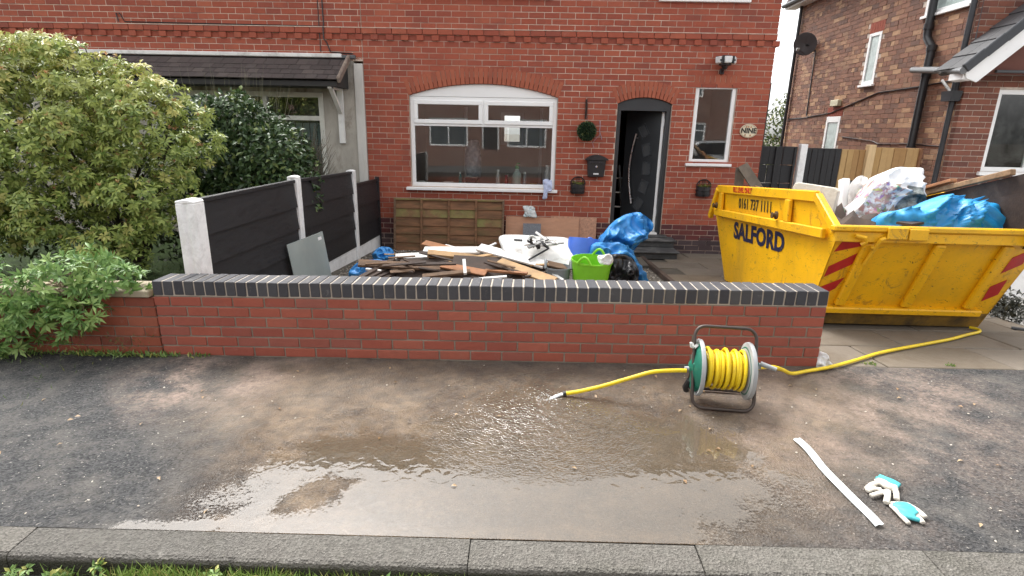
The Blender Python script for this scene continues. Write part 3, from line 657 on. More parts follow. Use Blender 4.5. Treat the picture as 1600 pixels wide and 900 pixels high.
# leaf in local space runs along -x from the hinge; swung inwards
LW, LH = .71, 1.91
MB().box(-LW, -.045, 0, .045, 0, LH).build('leaf', anth, door, bevel=.003)
MB().box(-.0445, 0, -.004, .05, 0, LH).build('leaf_edge', upvc, door, bevel=.002)
pane_m = M('smoked_glass', (.07, .075, .08), .06, .1, 2, 0, spec=.6)
for i in range(5):
    t = -2 + i; zc = LH * .53 - t * .30; xc = -.25 - .055 * t * t * 0.5 + .0; rot = -t * .27
    T = Matrix.Translation((xc, 0, zc)) @ Matrix.Rotation(-rot, 4, 'Y')
    b = MB(); 
    for q in ((-.08, .08, -.105, -.085), (-.08, .08, .085, .105), (-.08, -.06, -.085, .085), (.06, .08, -.085, .085)): b.box(q[0], q[1], -.012, .0, q[2], q[3], T)
    b.build('glazing_bead', M('grey_bead', (.055, .06, .066), .3, .1, 4, 0), door); MB().box(-.06, .06, -.004, .002, -.085, .085, T).build('glazing', pane_m, door)
steel = M('brushed_steel', (.62, .62, .62), .28, .1, 5, 0, metallic=1)
MB().tube([(-.49 - .09 * math.sin(math.pi * i / 14) + 0.03, -.055, .42 + 1.15 * i / 14) for i in range(15)], .014, 8).tube([(-.46, 0, .5), (-.475, -.055, .5)], .01, 6).tube([(-.46, 0, 1.5), (-.475, -.055, 1.5)], .01, 6).build('handle', steel, door, smooth=True)
for z in (.25, 1.0, 1.7): MB().tube([(.006, -.008, z), (.006, -.008, z + .11)], .011, 8).build('hinge', upvc, door)
MB().box(-.5, -.25, -.006, 0, .17, .21).build('letter_plate', steel, door, bevel=.002)
# steps
step_m = M('painted_step', (.06, .06, .06), .7, .3, 7, .5, 50, dirt=(.25, .24, .22), damt=.5)
st = bpy.data.objects.new('steps', None); COL.objects.link(st); st.parent = H
for i, (yy, z0, z1) in enumerate(((D - .33, -.15, -.035), (D - .66, -.28, -.155))):
    MB().box(3.85, 5.02 - .02 * i, yy, D - .002, z0, z1 - .03).build('riser', step_m, st, bevel=.004)
    MB().box(3.82, 5.05 - .02 * i, yy - .03, D - .003, z1 - .03, z1).build('tread', step_m, st, bevel=.008)
MB().box(3.95, 4.95, D - .16, D + .05, -.034, -.004).build('top_step', step_m, st, bevel=.006)
# air brick
ab = MB(); ab.box(5.5, 5.73, D - .006, D + .02, -.2, -.19); ab.box(5.5, 5.73, D - .006, D + .02, -.06, -.05)
for i in range(4): ab.box(5.51, 5.72, D - .005, D + .02, -.18 + i * .03, -.168 + i * .03)
ab.build('air_brick', hb_black, H)
# thin black cables on the face
MB().tube([(-.53, D - .012, 3.45), (-.53, D - .012, 3.09), (-.53, D - .045, 3.06), (-.53, D - .045, 2.9), (-.5, D - .012, 2.86), (-.45, D - .012, 2.72), (-.3, D - .012, 2.71), (-.1, D - .012, 2.70)], .009, 5).tube([(-.6, D - .012, 3.45), (-.6, D - .012, 2.72)], .006, 5).build('cable', blackp, H)
MB().tube([(-.53, D - .02, 3.08), (-3.6, D - .02, 3.10), (-3.66, D - .02, 3.22), (-3.72, D - .015, 3.22), (-3.7, D - .015, 3.1)], .009, 5).build('cable', blackp, H)

# ---------------------------------------------------------------- the adjoining house on the left
N = thing('adjoining_house', 'left half of the brick pair with tiled canopy over its bay window', 'house', (0, 0, 0))
NW = Op(-3.4, -.615, .72, 2.125, 0); NW2 = Op(-4.2, -2.2, 3.56, 4.2, 0)
wall_core(N, -6.6, HX0 - .004, 2.6, HZ1, [NW2], D + .005, D + .24, hmort)
brick_wall(N, -6.6, HX0 - .004, 2.62, HZ1, [NW2], lambda z: hb, 230, skip=lambda x, z: ZD < z < ZD + 2 * GA, prefer=lambda x, z, L: (z > 3.42) * 3 + (x < -5.7) * 2 + abs(x) * .1)
dentils(N, -6.6, HX0 - .004)
rend = M('stained_render', (.40, .37, .32), .9, .2, 4, .6, 50, dirt=(.15, .12, .09), damt=.8, dscale=3, stretch=(1, 1, .5))
wall_core(N, -6.6, -.105, HZ0, 2.6, [NW], D - .012, D + .2, rend, 'render')
MB().box(-.1, .04, D - .035, D + .2, HZ0, 2.56).build('render_pier', M('pale_render', (.58, .56, .52), .85, .12, 4, .5, 50, dirt=(.35, .32, .27), damt=.6, stretch=(1, 1, .4)), N, bevel=.006)
MB().box(-6.6, HX0, D + .2, 12.5, HZ0, 2.6).build('house_body', side_m, N)
slope_roof(N, -7.5, HX0 - .006, D - .28, 12.8, 4.34, 4.34 + 3.75 * .56)
MB().box(-7.5, HX0 - .004, D - .27, D + .02, 4.18, 4.24).box(-7.5, HX0 - .004, D - .28, D - .26, 4.16, 4.36).build('fascia', upvc, N)
wn_ = bpy.data.objects.new('window', None); COL.objects.link(wn_); wn_.parent = N
fr = MB(); rail_frame(fr, NW.x0, NW.x1, NW.z0, NW.zs, .075, D - .03, D + .06)
for xx in (-1.55, -2.5): fr.box(xx - .035, xx + .035, D - .028, D + .058, NW.z0 + .07, NW.zs - .07)
fr.box(NW.x0 + .07, NW.x1 - .07, D - .027, D + .057, 1.70, 1.77); fr.build('frame', M('old_white_frame', (.60, .59, .53), .5, .12, 6, .1, dirt=(.3, .3, .24), damt=.4), wn_, bevel=.004)
for a, b in ((-3.33, -2.53), (-2.47, -1.58), (-1.52, -.69)):
    MB().box(a, b, D + .01, D + .016, 1.77, 2.05).build('pane', glass2, wn_); MB().box(a, b, D + .01, D + .016, .79, 1.70).build('pane', glass2, wn_)
cur = MB()
for i in range(46): a = -3.3 + i * .058; cur.box(a, a + .05, D + .14 + .02 * (i % 2), D + .15 + .02 * (i % 2), .78, 1.66)
cur.build('net_curtain', M('net_curtain', (.62, .68, .72), .9, .1, 3, 0), wn_)
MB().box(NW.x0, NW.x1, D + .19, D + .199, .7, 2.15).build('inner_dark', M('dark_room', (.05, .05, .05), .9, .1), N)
# canopy of flat brown tiles
tile_m = brickmat('brown_tile', [(.055, .045, .043), (.085, .07, .065), (.065, .052, .05), (.10, .082, .075)], rough=.7, pale=(.2, .18, .16), pamt=.35)
ca = bpy.data.objects.new('canopy', None); COL.objects.link(ca); ca.parent = N
y_t, z_t, y_b, z_b = D - .0, 2.655, 4.86, 2.275; sl = math.atan2(z_t - z_b, y_t - y_b); Ls = math.hypot(z_t - z_b, y_t - y_b)
MB().prism([(D - .01, 2.63), (y_b + .03, z_b - .02), (y_b + .03, z_b - .09), (D - .01, z_b - .09)], 'x', -4.9, -.20).build('soffit_box', M('dark_timber', (.035, .033, .032), .7, .2, 5, .2), ca)
tme = {}
for r_ in range(4):
    x = -4.95 + (.08 if r_ % 2 else 0)
    while x < -.17:
        L = min(.165, -.165 - x)
        if L > .03:
            k = round(L, 3)
            if k not in tme: tme[k] = MB().box(0, L - .004, 0, .19, 0, .014).mesh('tile', .002); tme[k].materials.append(tile_m)
            o = link('tile', tme[k], None, ca); d0 = Ls - (r_ + 1) * .148; 
            o.location = (x, y_b + (r_ * .135) * math.cos(sl) - .02, z_b + (r_ * .135) * math.sin(sl) - .002 + random.uniform(0, .003)); o.rotation_euler = (sl - .06, random.uniform(-.008, .008), random.uniform(-.01, .01))
        x += .165
MB().box(-4.95, -.27, D - .06, D + .004, 2.635, 2.695).build('flashing', M('painted_flashing', (.74, .73, .70), .6, .1, 4, .2, dirt=(.3, .28, .25), damt=.6), ca, bevel=.01)
MB().box(-.28, -.06, D - .05, D + .004, 2.625, 2.68).build('flashing', M('lead', (.10, .105, .11), .5, .2), ca, bevel=.01)
MB().bar((-.165, y_b - .02, z_b - .01), (-.165, D - .02, z_t - .01), .05, .10).build('verge', M('verge_mortar', (.22, .17, .14), .9, .4, 12, .8, dirt=(.45, .38, .3), damt=.6, dscale=8), ca, bevel=.015)
br = MB(); br.bar((-.33, D - .05, 1.36), (-.33, D - .05, 2.2), .09, .05, (0, 1, 0)); br.bar((-.33, D - .06, 1.82), (-.33, D - .50, 2.2), .06, .05); br.bar((-.33, D - .03, 2.18), (-.33, D - .52, 2.18), .06, .05)
br.build('bracket', upvc_d, ca, bevel=.004)
# ---------------------------------------------------------------- the neighbouring house on the right
Q = thing('neighbouring_house', 'brown brick house on the right with black downpipes and porch roof', 'house', (0, 0, 0))
QX = 9.28; QB = 11.45
qcols = [lin(136, 98, 80), lin(150, 110, 90), lin(120, 87, 74), lin(184, 148, 116), lin(142, 102, 83), lin(114, 88, 77), lin(147, 107, 87)]
qb = brickmat('brown_stock_brick', qcols, stain=(.09, .055, .045), samt=.4, pale=(.5, .4, .3), pamt=.4, bump=.5)
qbf = brickmat('dark_red_front_brick', [lin(124, 80, 66), lin(138, 87, 70), lin(108, 71, 62), lin(147, 96, 77)], stain=(.07, .045, .04), samt=.4)
qm = M('brown_mortar', (.56, .48, .41), .9, .3, 6, .3, 80, dirt=(.22, .18, .15), damt=.6)
qred = brickmat('rubbed_red_brick', [lin(150, 78, 60), lin(160, 84, 64)])
QW = Op(9.82, 11.0, 1.13, 2.36, 0)
wall_core(Q, QX + .009, 16, -.4, 4.75, [QW], D + .008, D + .24, qm)
brick_wall(Q, QX, 11.6, -.34, 4.7, [QW], lambda z: qbf, 170, prefer=lambda x, z, L: abs(x - 9.6) + abs(z - 1.6) * .6)
# side wall: faces left, runs back
SW = [(5.72, 6.72, 3.60, 4.6, 0), (7.86, 8.24, 2.62, 3.56, 0), (8.80, 9.34, .6, 1.98, .06)]        # windows: y0,y1,z0,z1,rise
mo_ = MB(); ys_ = sorted({D + .009, QB} | {v for w in SW for v in w[:2]}); zs_ = sorted({-.4, 4.75} | {v for w in SW for v in (w[2], w[3] + w[4])})
for i in range(len(ys_) - 1):
    for j in range(len(zs_) - 1):
        yc, zc = (ys_[i] + ys_[i + 1]) / 2, (zs_[j] + zs_[j + 1]) / 2
        if not any(w[0] < yc < w[1] and w[2] < zc < w[3] + w[4] for w in SW): mo_.box(QX + .008, QX + .24, ys_[i], ys_[i + 1], zs_[j], zs_[j + 1])
mo_.build('mortar', qm, Q)
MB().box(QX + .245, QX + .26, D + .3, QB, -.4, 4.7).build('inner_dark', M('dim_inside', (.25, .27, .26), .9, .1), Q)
sidebr = MB(); k0 = math.floor((.4 - ZD) / GA); rr = random.Random(4)
for k in range(k0, int((4.72 - ZD) / GA)):
    za, zb = ZD + k * GA, ZD + (k + 1) * GA; zc = (za + zb) / 2
    y = D + .105 - (0 if k % 2 else .117)
    while y < QB:
        hd = (k % 4 == 0); P = .117 if hd else BP; a, b = max(y, D + .102), min(y + P, QB); y += P
        if b - a < .03 or any(w[0] - .01 < (a + b) / 2 < w[1] + .01 and w[2] < zc < w[3] + w[4] + .2 for w in SW): continue
        j = rr.uniform(-.003, .003); sidebr.box(QX + j, QX + .1, a + .004, b - .004, za + .004, zb - .004)
stuff(sidebr.build('brickwork', qb, Q))
for (y0, y1, z0, z1, rise) in SW:
    w = bpy.data.objects.new('window', None); COL.objects.link(w); w.parent = Q
    T = Matrix.Rotation(R(90), 4, 'Z')                  # local x -> +Y, local y -> -X
    fr = MB(); fr.box(QX - .006, QX + .05, y0 - .012, y0 + .06, z0, z1 + rise); fr.box(QX - .006, QX + .05, y1 - .06, y1 + .012, z0, z1 + rise); fr.box(QX - .006, QX + .05, y0 + .06, y1 - .06, z0, z0 + .06); fr.box(QX - .006, QX + .05, y0 + .06, y1 - .06, z1 - .06, z1 + rise)
    fr.build('frame', upvc, w, bevel=.004)
    MB().box(QX + .012, QX + .018, y0 + .055, y1 - .055, z0 + .055, z1 - .055).build('pane', M('frosted_glass', (.42, .50, .48), .18, .25, 9, .6, 30, spec=.6), w)
    MB().box(QX - .05, QX + .06, y0 - .05, y1 + .05, z0 - .045, z0 - .002).build('sill', upvc, w, bevel=.004)
    for i in range(int((y1 - y0 + .1) / .078)):
        MB().box(QX - .003, QX + .06, y0 - .05 + i * .078, y0 - .05 + i * .078 + .071, z1 + rise + .005, z1 + rise + .195).build('lintel_brick', qred, w)
w = bpy.data.objects.new('window', None); COL.objects.link(w); w.parent = Q
fr = MB(); rail_frame(fr, QW.x0, QW.x1, QW.z0, QW.zs, .07, D + .03, D + .10); fr.box(10.5, 10.56, D + .032, D + .098, QW.z0 + .07, QW.zs - .07); fr.build('frame', upvc, w, bevel=.005)
MB().box(QW.x0 + .065, QW.x1 - .065, D + .06, D + .066, QW.z0 + .065, QW.zs - .065).build('pane', glass2, w)
MB().box(QW.x0 - .05, QW.x1 + .05, D - .05, D + .1, QW.z0 - .06, QW.z0 - .003).build('sill', upvc, w, bevel=.005)
MB().box(QW.x0 + .15, QW.x0 + .36, D + .17, D + .22, QW.z0 + .0, QW.z0 + .12).build('inner_box', upvc_d, w)
MB().box(10.25, 10.9, D + .14, D + .16, QW.z0, QW.zs).build('net_curtain', M('net_grey', (.36, .40, .38), .9, .1), w)
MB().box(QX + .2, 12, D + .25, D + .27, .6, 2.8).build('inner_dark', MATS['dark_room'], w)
# roofs
MB().prism([(D - .3, 4.8), (8.4, 6.4), (QB + .3, 4.8), (QB + .3, 4.72), (8.4, 6.3), (D - .3, 4.72)], 'x', QX - .28, 16).build('roof', roof_m, Q)
MB().box(QX - .27, QX - .245, D - .3, QB + .3, 4.66, 4.8).box(QX - .25, QX, D - .3, QB + .3, 4.66, 4.68).build('fascia', upvc, Q)
MB().tube([(QX - .31, D - .3, 4.74), (QX - .31, QB + .3, 4.74)], .055, 8).build('gutter', blackp, Q, smooth=True)
# porch roof: gable towards the street, left eave over the drive
po = bpy.data.objects.new('porch_roof', None); COL.objects.link(po); po.parent = Q
EX, EZ, AX, AZ = 8.83, 2.56, 10.6, 4.13; PY0, PY1 = 4.86, D + .0
slate = brickmat('grey_tile', [(.06, .062, .066), (.09, .092, .096), (.075, .077, .08)], rough=.45, bump=.15)
pl = math.hypot(AX - EX, AZ - EZ); pa = math.atan2(AZ - EZ, AX - EX)
tm = MB().box(0, .345, 0, .295, 0, .02).mesh('tile', .004); tm.materials.append(slate)
for r_ in range(7):
    for c_ in range(2):
        o = link('tile', tm, None, po); o.location = (EX - .05 + r_ * .30 * math.cos(pa), PY0 + c_ * .298 , EZ + .03 + r_ * .30 * math.sin(pa)); o.rotation_euler = (0, -pa + .055, 0)
MB().prism([(EX, EZ), (AX, AZ), (AX + 1.8, EZ), (AX + 1.7, EZ - .03), (AX, AZ - .06), (EX + .05, EZ - .03)], 'y', PY0 + .02, PY1 - .003).build('roof_deck', M('deck_timber', (.1, .09, .08), .8), po)
vg = MB()
for r_ in range(6):                                    # rolled verge tiles stepping up the gable edge
    t0, t1 = r_ * .31, r_ * .31 + .325
    a = (EX - .05 + t0 * math.cos(pa), PY0 - .02, EZ + .015 + t0 * math.sin(pa)); b = (EX - .05 + t1 * math.cos(pa), PY0 - .02, EZ + .015 + t1 * math.sin(pa) + .012)
    MB().bar(a, b, .05, .13).build('verge_tile', M('dark_verge', (.045, .048, .054), .5, .2, 6, .1), po, bevel=.012)
bd = MB(); bd.prism([(EX + .02, EZ - .11), (EX + .17, EZ - .16), (AX + .05, AZ - .2), (AX, AZ - .05), (EX - .02, EZ - .02)], 'y', PY0, PY0 + .025); bd.prism([(EX - .02, EZ - .03), (EX + .09, EZ - .02), (EX + .09, EZ - .14), (EX - .02, EZ - .12)], 'y', PY0 + .03, PY0 + .3); bd.build('bargeboard', upvc, po)
MB().prism([(EX + .12, EZ - .02), (AX, AZ - .12), (AX + 1.4, EZ - .02)], 'y', PY0 + .3, PY0 + .34).build('gable_infill', qbf, po)
MB().box(9.45, 11.6, D - .32, D, 2.56, 2.60).build('window_hood', M('lead_hood', (.07, .073, .078), .5, .2, 5, .2), po, bevel=.008)
MB().tube([(EX - .06, PY0 - .02, EZ - .01), (QX - .1, 6.60, 2.74)], .05, 10).build('gutter', M('grey_gutter', (.16, .165, .17), .35, .1, 4, 0), po, smooth=True)
MB().prism([(0, 0), (1, 0)] and [(D + .0, 2.55), (D + .0, 2.95), (D + .02, 3.6), (D + .02, 2.55)], 'x', QX - .004, QX + .003).build('flashing', MATS['lead'], po)
# pipes on the side wall
pp = MB(); pp.tube([(QX - .07, 6.46, 4.7), (QX - .07, 6.46, 3.30), (QX - .07, 6.44, 3.22), (QX - .07, 6.30, 3.08), (QX - .07, 6.28, 3.0), (QX - .07, 6.28, -.2)], .06, 12); 
for z in (3.35, 3.0, 2.6, 1.4): pp.tube([(QX - .07, 6.46 if z > 3.2 else 6.28, z), (QX - .07, 6.46 if z > 3.2 else 6.28, z + .09)], .072, 12)
pp.build('soil_pipe', blackp, Q, smooth=True)
pp = MB(); pp.tube([(QX - .06, D + .12, 4.7), (QX - .06, D + .12, 2.75)], .04, 10); pp.tube([(QX - .06, D + .12, 2.2), (QX - .06, D + .12, -.2)], .038, 10)
pp.prism([(-.10, 0), (.10, 0), (.13, .15), (-.13, .15)], 'x', QX - .16, QX - .01, Matrix.Translation((0, D + .13, 2.18))); pp.tube([(QX - .06, D + .12, 2.32), (QX - .06, D + .12, 2.6)], .05, 10)
pp.build('rainwater_pipe', M('grey_black_plastic', (.035, .037, .042), .4, .1, 4, 0), Q, smooth=True)
MB().tube([(QX - .01, 5.95, 2.52), (QX - .07, 5.62, 2.32)], .022, 8).build('waste_pipe', M('grey_plastic', (.3, .3, .29), .5, .1), Q, smooth=True)
MB().tube([(QX - .06, 11.3, 4.7), (QX - .06, 11.3, -.2)], .04, 8).build('rainwater_pipe', blackp, Q, smooth=True)
cb = MB(); cb.tube([(QX - .012, 10.35, 3.55), (QX - .012, 10.3, 2.1), (QX - .012, 10.2, 2.05), (QX - .012, 11.2, 2.03)], .012, 5); cb.tube([(QX - .012, 10.2, 2.06), (QX - .012, 9.2, 2.12), (QX - .012, 8.4, 2.28), (QX - .012, 7.6, 2.44), (QX - .012, 6.5, 2.46), (QX - .012, D + .3, 2.50)], .012, 5); cb.tube([(QX - .012, 8.6, 1.62), (QX - .012, 7.5, 1.55), (QX - .012, 7.3, 1.50), (QX - .012, 6.5, 1.52), (QX - .012, 5.7, 1.5)], .008, 5)
cb.build('cable', blackp, Q)
MB().box(QX - .08, QX - .002, 8.86, 9.18, 2.25, 2.38).build('vent_box', M('cream_plastic', (.55, .52, .36), .5, .1), Q, bevel=.01)
# satellite dish
sdh = thing('satellite_dish', 'round grey satellite dish on the brown brick side wall', 'satellite dish', (QX, 10.45, 3.62))
T = Matrix.Translation((-.2, .05, .08)) @ Matrix.Scale(.74, 4) @ Euler((R(-74), 0, R(-38))).to_matrix().to_4x4()
MB().lathe([(.0001, .055), (.12, .048), (.24, .02), (.34, -.03), (.345, -.04), (.33, -.045), (.2, .0), (.0001, .03)], 28, T, caps=False).build('dish', M('dish_grey', (.12, .12, .125), .5, .15, 6, 0), sdh, smooth=True)
MB().tube([(-.18, .05, .06), (-.08, .02, .03), (0, 0, .03)], .02, 8).tube([(-.02, 0, -.08), (-.02, 0, .12)], .03, 8).tube([(-.2, .02, -.14), (-.44, -.15, -.08)], .01, 6).build('arm', blackp, sdh)
MB().box(-.48, -.41, -.19, -.12, -.11, -.04).build('receiver', MATS['grey_plastic'], sdh, bevel=.015)

# ================================================================== FENCES
blackw = M('black_fence_paint', (.020, .020, .022), .5, .35, 9, .5, 60, stretch=(1, 1, 6))
whitec = M('white_painted_concrete', (.90, .90, .89), .7, .07, 12, .7, 90, dirt=(.42, .41, .38), damt=.45, dscale=6)
F = thing('garden_fence', 'black board fence with white concrete posts beside the left neighbour', 'fence', (0, 0, 0))
def FXA(y): return .03 + .025 * y
def post(y, top, bot, w=.11, parent=F):
    FX = FXA(y); b = MB(); b.prism([(FX - w / 2, y - w / 2), (FX - .02, y - w / 2), (FX - .012, y - w / 2 + .012), (FX + .012, y - w / 2 + .012), (FX + .02, y - w / 2), (FX + w / 2, y - w / 2), (FX + w / 2, y + w / 2), (FX - w / 2, y + w / 2)], 'z', bot, top - .03)
    b.prism([(FX - w / 2, top - .03), (FX + w / 2, top - .03), (FX + w / 2, top - .012), (FX + .02, top), (FX - .02, top), (FX - w / 2, top - .012)], 'y', y - w / 2, y + w / 2)
    b.build('post', whitec, parent, bevel=.006)
post(.50, 1.055, -.1, .145); post(2.36, 1.09, -.3); post(4.22, 1.03, -.5)
def panel(ya, yb, top_a, top_b, n, bot):
    xa_, xb_ = FXA(ya), FXA(yb); FX = (xa_ + xb_) / 2
    for i in range(n):
        f0, f1 = i / n, (i + 1) / n; w = (top_a - bot) / n
        za, zb = top_a - (i + 1) * w, top_b - (i + 1) * w
        T = frame_T((xa_ + .012, ya, za), (xb_ - xa_, yb - ya, zb - za), (0, 0, 1)); L = math.hypot(yb - ya, zb - za)
        b = MB(); b.add([(0, -.025, .034), (L, -.025, .034), (L, w, .006), (0, w, .006), (0, -.025, .016), (L, -.025, .016), (L, w, -.01), (0, w, -.01)], [(0, 3, 2, 1), (4, 5, 6, 7), (0, 1, 5, 4), (1, 2, 6, 5), (2, 3, 7, 6), (3, 0, 4, 7)], T)
        b.build('board', blackw, F)
    MB().bar((xa_ + .015, ya, top_a + .012), (xb_ + .015, yb, top_b + .012), .05, .035).build('cap_rail', blackw, F, bevel=.004)
    MB().bar((xa_ - .02, ya, (bot + top_a) / 2), (xb_ - .02, yb, (bot + top_b) / 2), .014, top_a - bot - .05).build('backing', blackw, F)
panel(.60, 2.30, 1.02, 1.02, 4, .06); panel(2.42, 4.16, 1.02, .98, 4, .0); panel(4.28, D - .03, .80, .78, 3, -.06)
for ya, yb, z0, z1 in ((.60, 2.30, -.25, .04), (2.42, 4.16, -.42, -.02), (4.28, D - .04, -.45, -.09)):
    MB().bar((FXA(ya) + .005, ya, (z0 + z1) / 2), (FXA(yb) + .005, yb, (z0 + z1) / 2), .05, z1 - z0).build('gravel_board', whitec, F, bevel=.006)
MB().box(.155, .215, D - .05, D - .005, -.4, .84).build('end_batten', blackw, F, bevel=.004)

# fence across the gap between the two houses
FY = 5.72
gf = thing('gap_fence', 'black and raw timber fence closing the gap between the two houses', 'fence', (0, 0, 0))
rawt = brickmat('new_timber', [lin(176, 142, 92), lin(188, 156, 108), lin(164, 128, 84)], stain=(.26, .17, .08), samt=.5, rough=.75, bump=.2)
for i in range(6):                                       # woven black panel next to the house
    for j in range(3):
        MB().box(6.36 + j * .225, 6.58 + j * .225, FY - .004 * (i % 2) - (.012 if (i + j) % 2 else 0), FY + .012, -.32 + i * .295, -.03 + i * .295).build('board', blackw, gf, bevel=.004)
for x in (6.39, 6.68, 6.98): MB().box(x, x + .035, FY - .035, FY - .013, -.3, 1.44).build('batten', blackw, gf)
MB().box(7.06, 7.17, FY - .06, FY + .04, -.4, 1.49).build('post', whitec, gf, bevel=.006)
for i in range(6): MB().box(7.175 + i * .095, 7.262 + i * .095, FY - .012 - (.01 if i % 2 else 0), FY + .01, -.35, 1.43).build('board', blackw, gf, bevel=.003)
for i in range(4): MB().box(7.75 + i * .095, 7.84 + i * .095, FY - .012 - (.008 if i % 2 else 0), FY + .01, -.35, 1.42).build('board', rawt, gf, bevel=.003)
MB().box(8.13, 8.25, FY - .08, FY + .02, -.4, 1.50).build('post', M('pale_new_timber', lin(206, 178, 136), .8, .15, 6, .2, stretch=(4, 4, .6)), gf, bevel=.006)
for i in range(7): MB().box(8.26 + i * .1, 8.357 + i * .1, FY - .05 - (.008 if i % 2 else 0), FY - .03, -.35, 1.46).build('board', rawt, gf, bevel=.003)
MB().box(8.955, 9.0, FY - .08, FY + .35, -.35, 1.46).build('end_board', M('red_cedar_stain', (.20, .09, .04), .7, .3, 6, .2), gf, bevel=.004)
MB().box(7.2, 8.95, FY + .011, FY + .05, 1.1, 1.18).build('rail', rawt, gf)

# ================================================================== THE SKIP
yel = None
s = NT('skip_yellow_paint'); v = s.vec(); base = lin(243, 184, 14)
c1 = s.mix(s.ramp(s.noise(1.8, 6, .65, v), .35, .7), tuple(q * .82 for q in base), base)
sc1 = s.ramp(s.noise(5, 10, .82, v, 1.4), .565, .61); sc2 = s.ramp(s.noise(16, 6, .7, s.vec((1, .6, 2.2)), 2.0), .615, .65)
c1 = s.mix(s.math('MULTIPLY', sc1, .55), c1, (.19, .105, .03)); c1 = s.mix(s.math('MULTIPLY', sc2, .85), c1, (.05, .03, .015))
c1 = s.mix(s.math('MULTIPLY', s.ramp(s.noise(2.2, 8, .7, s.vec((1, 1, .35))), .46, .72), .42), c1, (.32, .19, .035))
s.l(c1, s.b.inputs['Base Color']); s.b.inputs['Roughness'].default_value = .42; s.b.inputs['Specular IOR Level'].default_value = .45; s.bump(s.math('ADD', s.noise(3, 3, .5, v), s.math('MULTIPLY', sc1, -.2)), .25, .02)
yel = s.m
dirty_y = M('mud_stained_yellow', (.26, .15, .025), .75, .4, 5, .4, 40, dirt=(.055, .04, .022), damt=.9, dscale=3, dth=.42)
SK = thing('skip', 'yellow rubbish skip standing on the driveway, loaded above its rim', 'skip', (5.12, 1.15, -.028), (R(-4.15), 0, 0))
SW_, TH = 1.70, .012
side = [(0, 0), (2.06, 0), (2.53, .9), (2.39, 1.187), (-.077, 1.187), (-.458, .9)]
for sx in (0, 1):                                        # side plates lean out slightly to the top
    o = MB(); x = lambda z, t: (.07 * (1 - z / 1.187) + t) if not sx else SW_ - (.07 * (1 - z / 1.187) + t)
    vs_ = [(x(z, 0), y, z) for y, z in side] + [(x(z, TH), y, z) for y, z in side]; n = 6
    o.add(vs_, [tuple(range(n)), tuple(range(2 * n - 1, n - 1, -1))] + [((i + 1) % n, i, n + i, n + (i + 1) % n) for i in range(n)]); o.build('side_plate', yel, SK)
def endplate(y0, z0, y1, z1, w0, w1, name, mat, t=.012):
    d = Vector((0, y1 - y0, z1 - z0)).normalized(); nn = Vector((0, -d.z, d.y)) * t * (1 if y1 < y0 else -1)
    vs_ = [(w0, y0, z0), (SW_ - w0, y0, z0), (SW_ - w1, y1, z1), (w1, y1, z1)]; vs_ += [tuple(Vector(q) - nn) for q in vs_]
    MB().add(vs_, [(0, 1, 2, 3), (7, 6, 5, 4), (1, 0, 4, 5), (2, 1, 5, 6), (3, 2, 6, 7), (0, 3, 7, 4)]).build(name, mat, SK)
dy, dz = -.458, .9
endplate(dy * .16, dz * .16, dy, dz, .062, .018, 'end_plate', yel); endplate(0, 0, dy * .16, dz * .16, .072, .062, 'lower_end_plate', dirty_y)
endplate(2.06, 0, 2.53, .9, .072, .018, 'end_plate', yel)
MB().box(.072, SW_ - .072, 0, 2.06, .004, .02).build('floor_plate', dirty_y, SK)
# rims
rim = MB(); rim.box(-.04, SW_ + .04, dy - .035, dy + .045, dz - .02, dz + .028); rim.build('rim', yel, SK, bevel=.01)
MB().box(-.03, SW_ + .03, 2.49, 2.57, dz - .03, dz + .02).build('rim', yel, SK, bevel=.01)
MB().box(-.015, SW_ + .015, dy - .012, dy + .03, dz - .105, dz - .02).build('rim_lip', yel, SK, bevel=.006)
for xx, sgn in ((-.022, 1), (SW_ - .02, 1)):
    b = MB(); b.prism([(-.09, 1.185), (2.40, 1.185), (2.40, 1.09), (-.07, 1.09)], 'x', xx, xx + .042); b.build('top_rail', yel, SK, bevel=.008)
    for p0, p1 in (((-.085, 1.14), (-.45, .885)), ((2.38, 1.14), (2.62, .76))):
        MB().bar((xx + .02, p0[0], p0[1]), (xx + .02, p1[0], p1[1]), .06, .075).build('corner_rail', yel, SK, bevel=.008)
    # belt and posts on the outer face
    xo = xx - .022 if xx < .5 else xx + .04
    MB().prism([(-.30, .885), (2.40, .885), (2.36, .80), (-.30, .80)], 'x', xo, xo + .045).build('belt', yel, SK, bevel=.008)
    for y in (.38, 2.2): MB().box(xo + .002, xo + .04, y - .05, y + .05, .885, 1.09).build('post', yel, SK, bevel=.006)
    for y in (.55, 2.28): MB().lathe([(.001, 0), (.04, 0), (.04, .012), (.022, .016), (.022, .04), (.03, .043), (.03, .05), (.001, .05)], 14, Matrix.Translation((xo + (.0 if xx < .5 else .04), y, .93)) @ Matrix.Rotation(R(-90 if xx < .5 else 90), 4, 'Y')).build('lifting_lug', M('rusty_steel', (.12, .07, .03), .7, .5, 9, .4, metallic=.3), SK, smooth=True)
# ribs on the sloping end
def on_end(x, t, o=.0):                                  # a point on the near end plate: t 0 bottom .. 1 rim, o metres proud
    nn = Vector((0, -dz, dy)).normalized(); return Vector((x, dy * t, dz * t)) + Vector((0, -abs(nn.y), -abs(nn.z))) * o
for x in (.285, .86, 1.40):
    MB().bar(on_end(x, .235, .02), on_end(x, .885, .02), .085, .045, (0, -1, -.5)).build('rib', yel, SK, bevel=.012)
MB().bar(on_end(.10, .195, .03), on_end(1.52, .195, .03), .07, .06, (0, -.3, 1)).build('lower_ledge', yel, SK, bevel=.01)
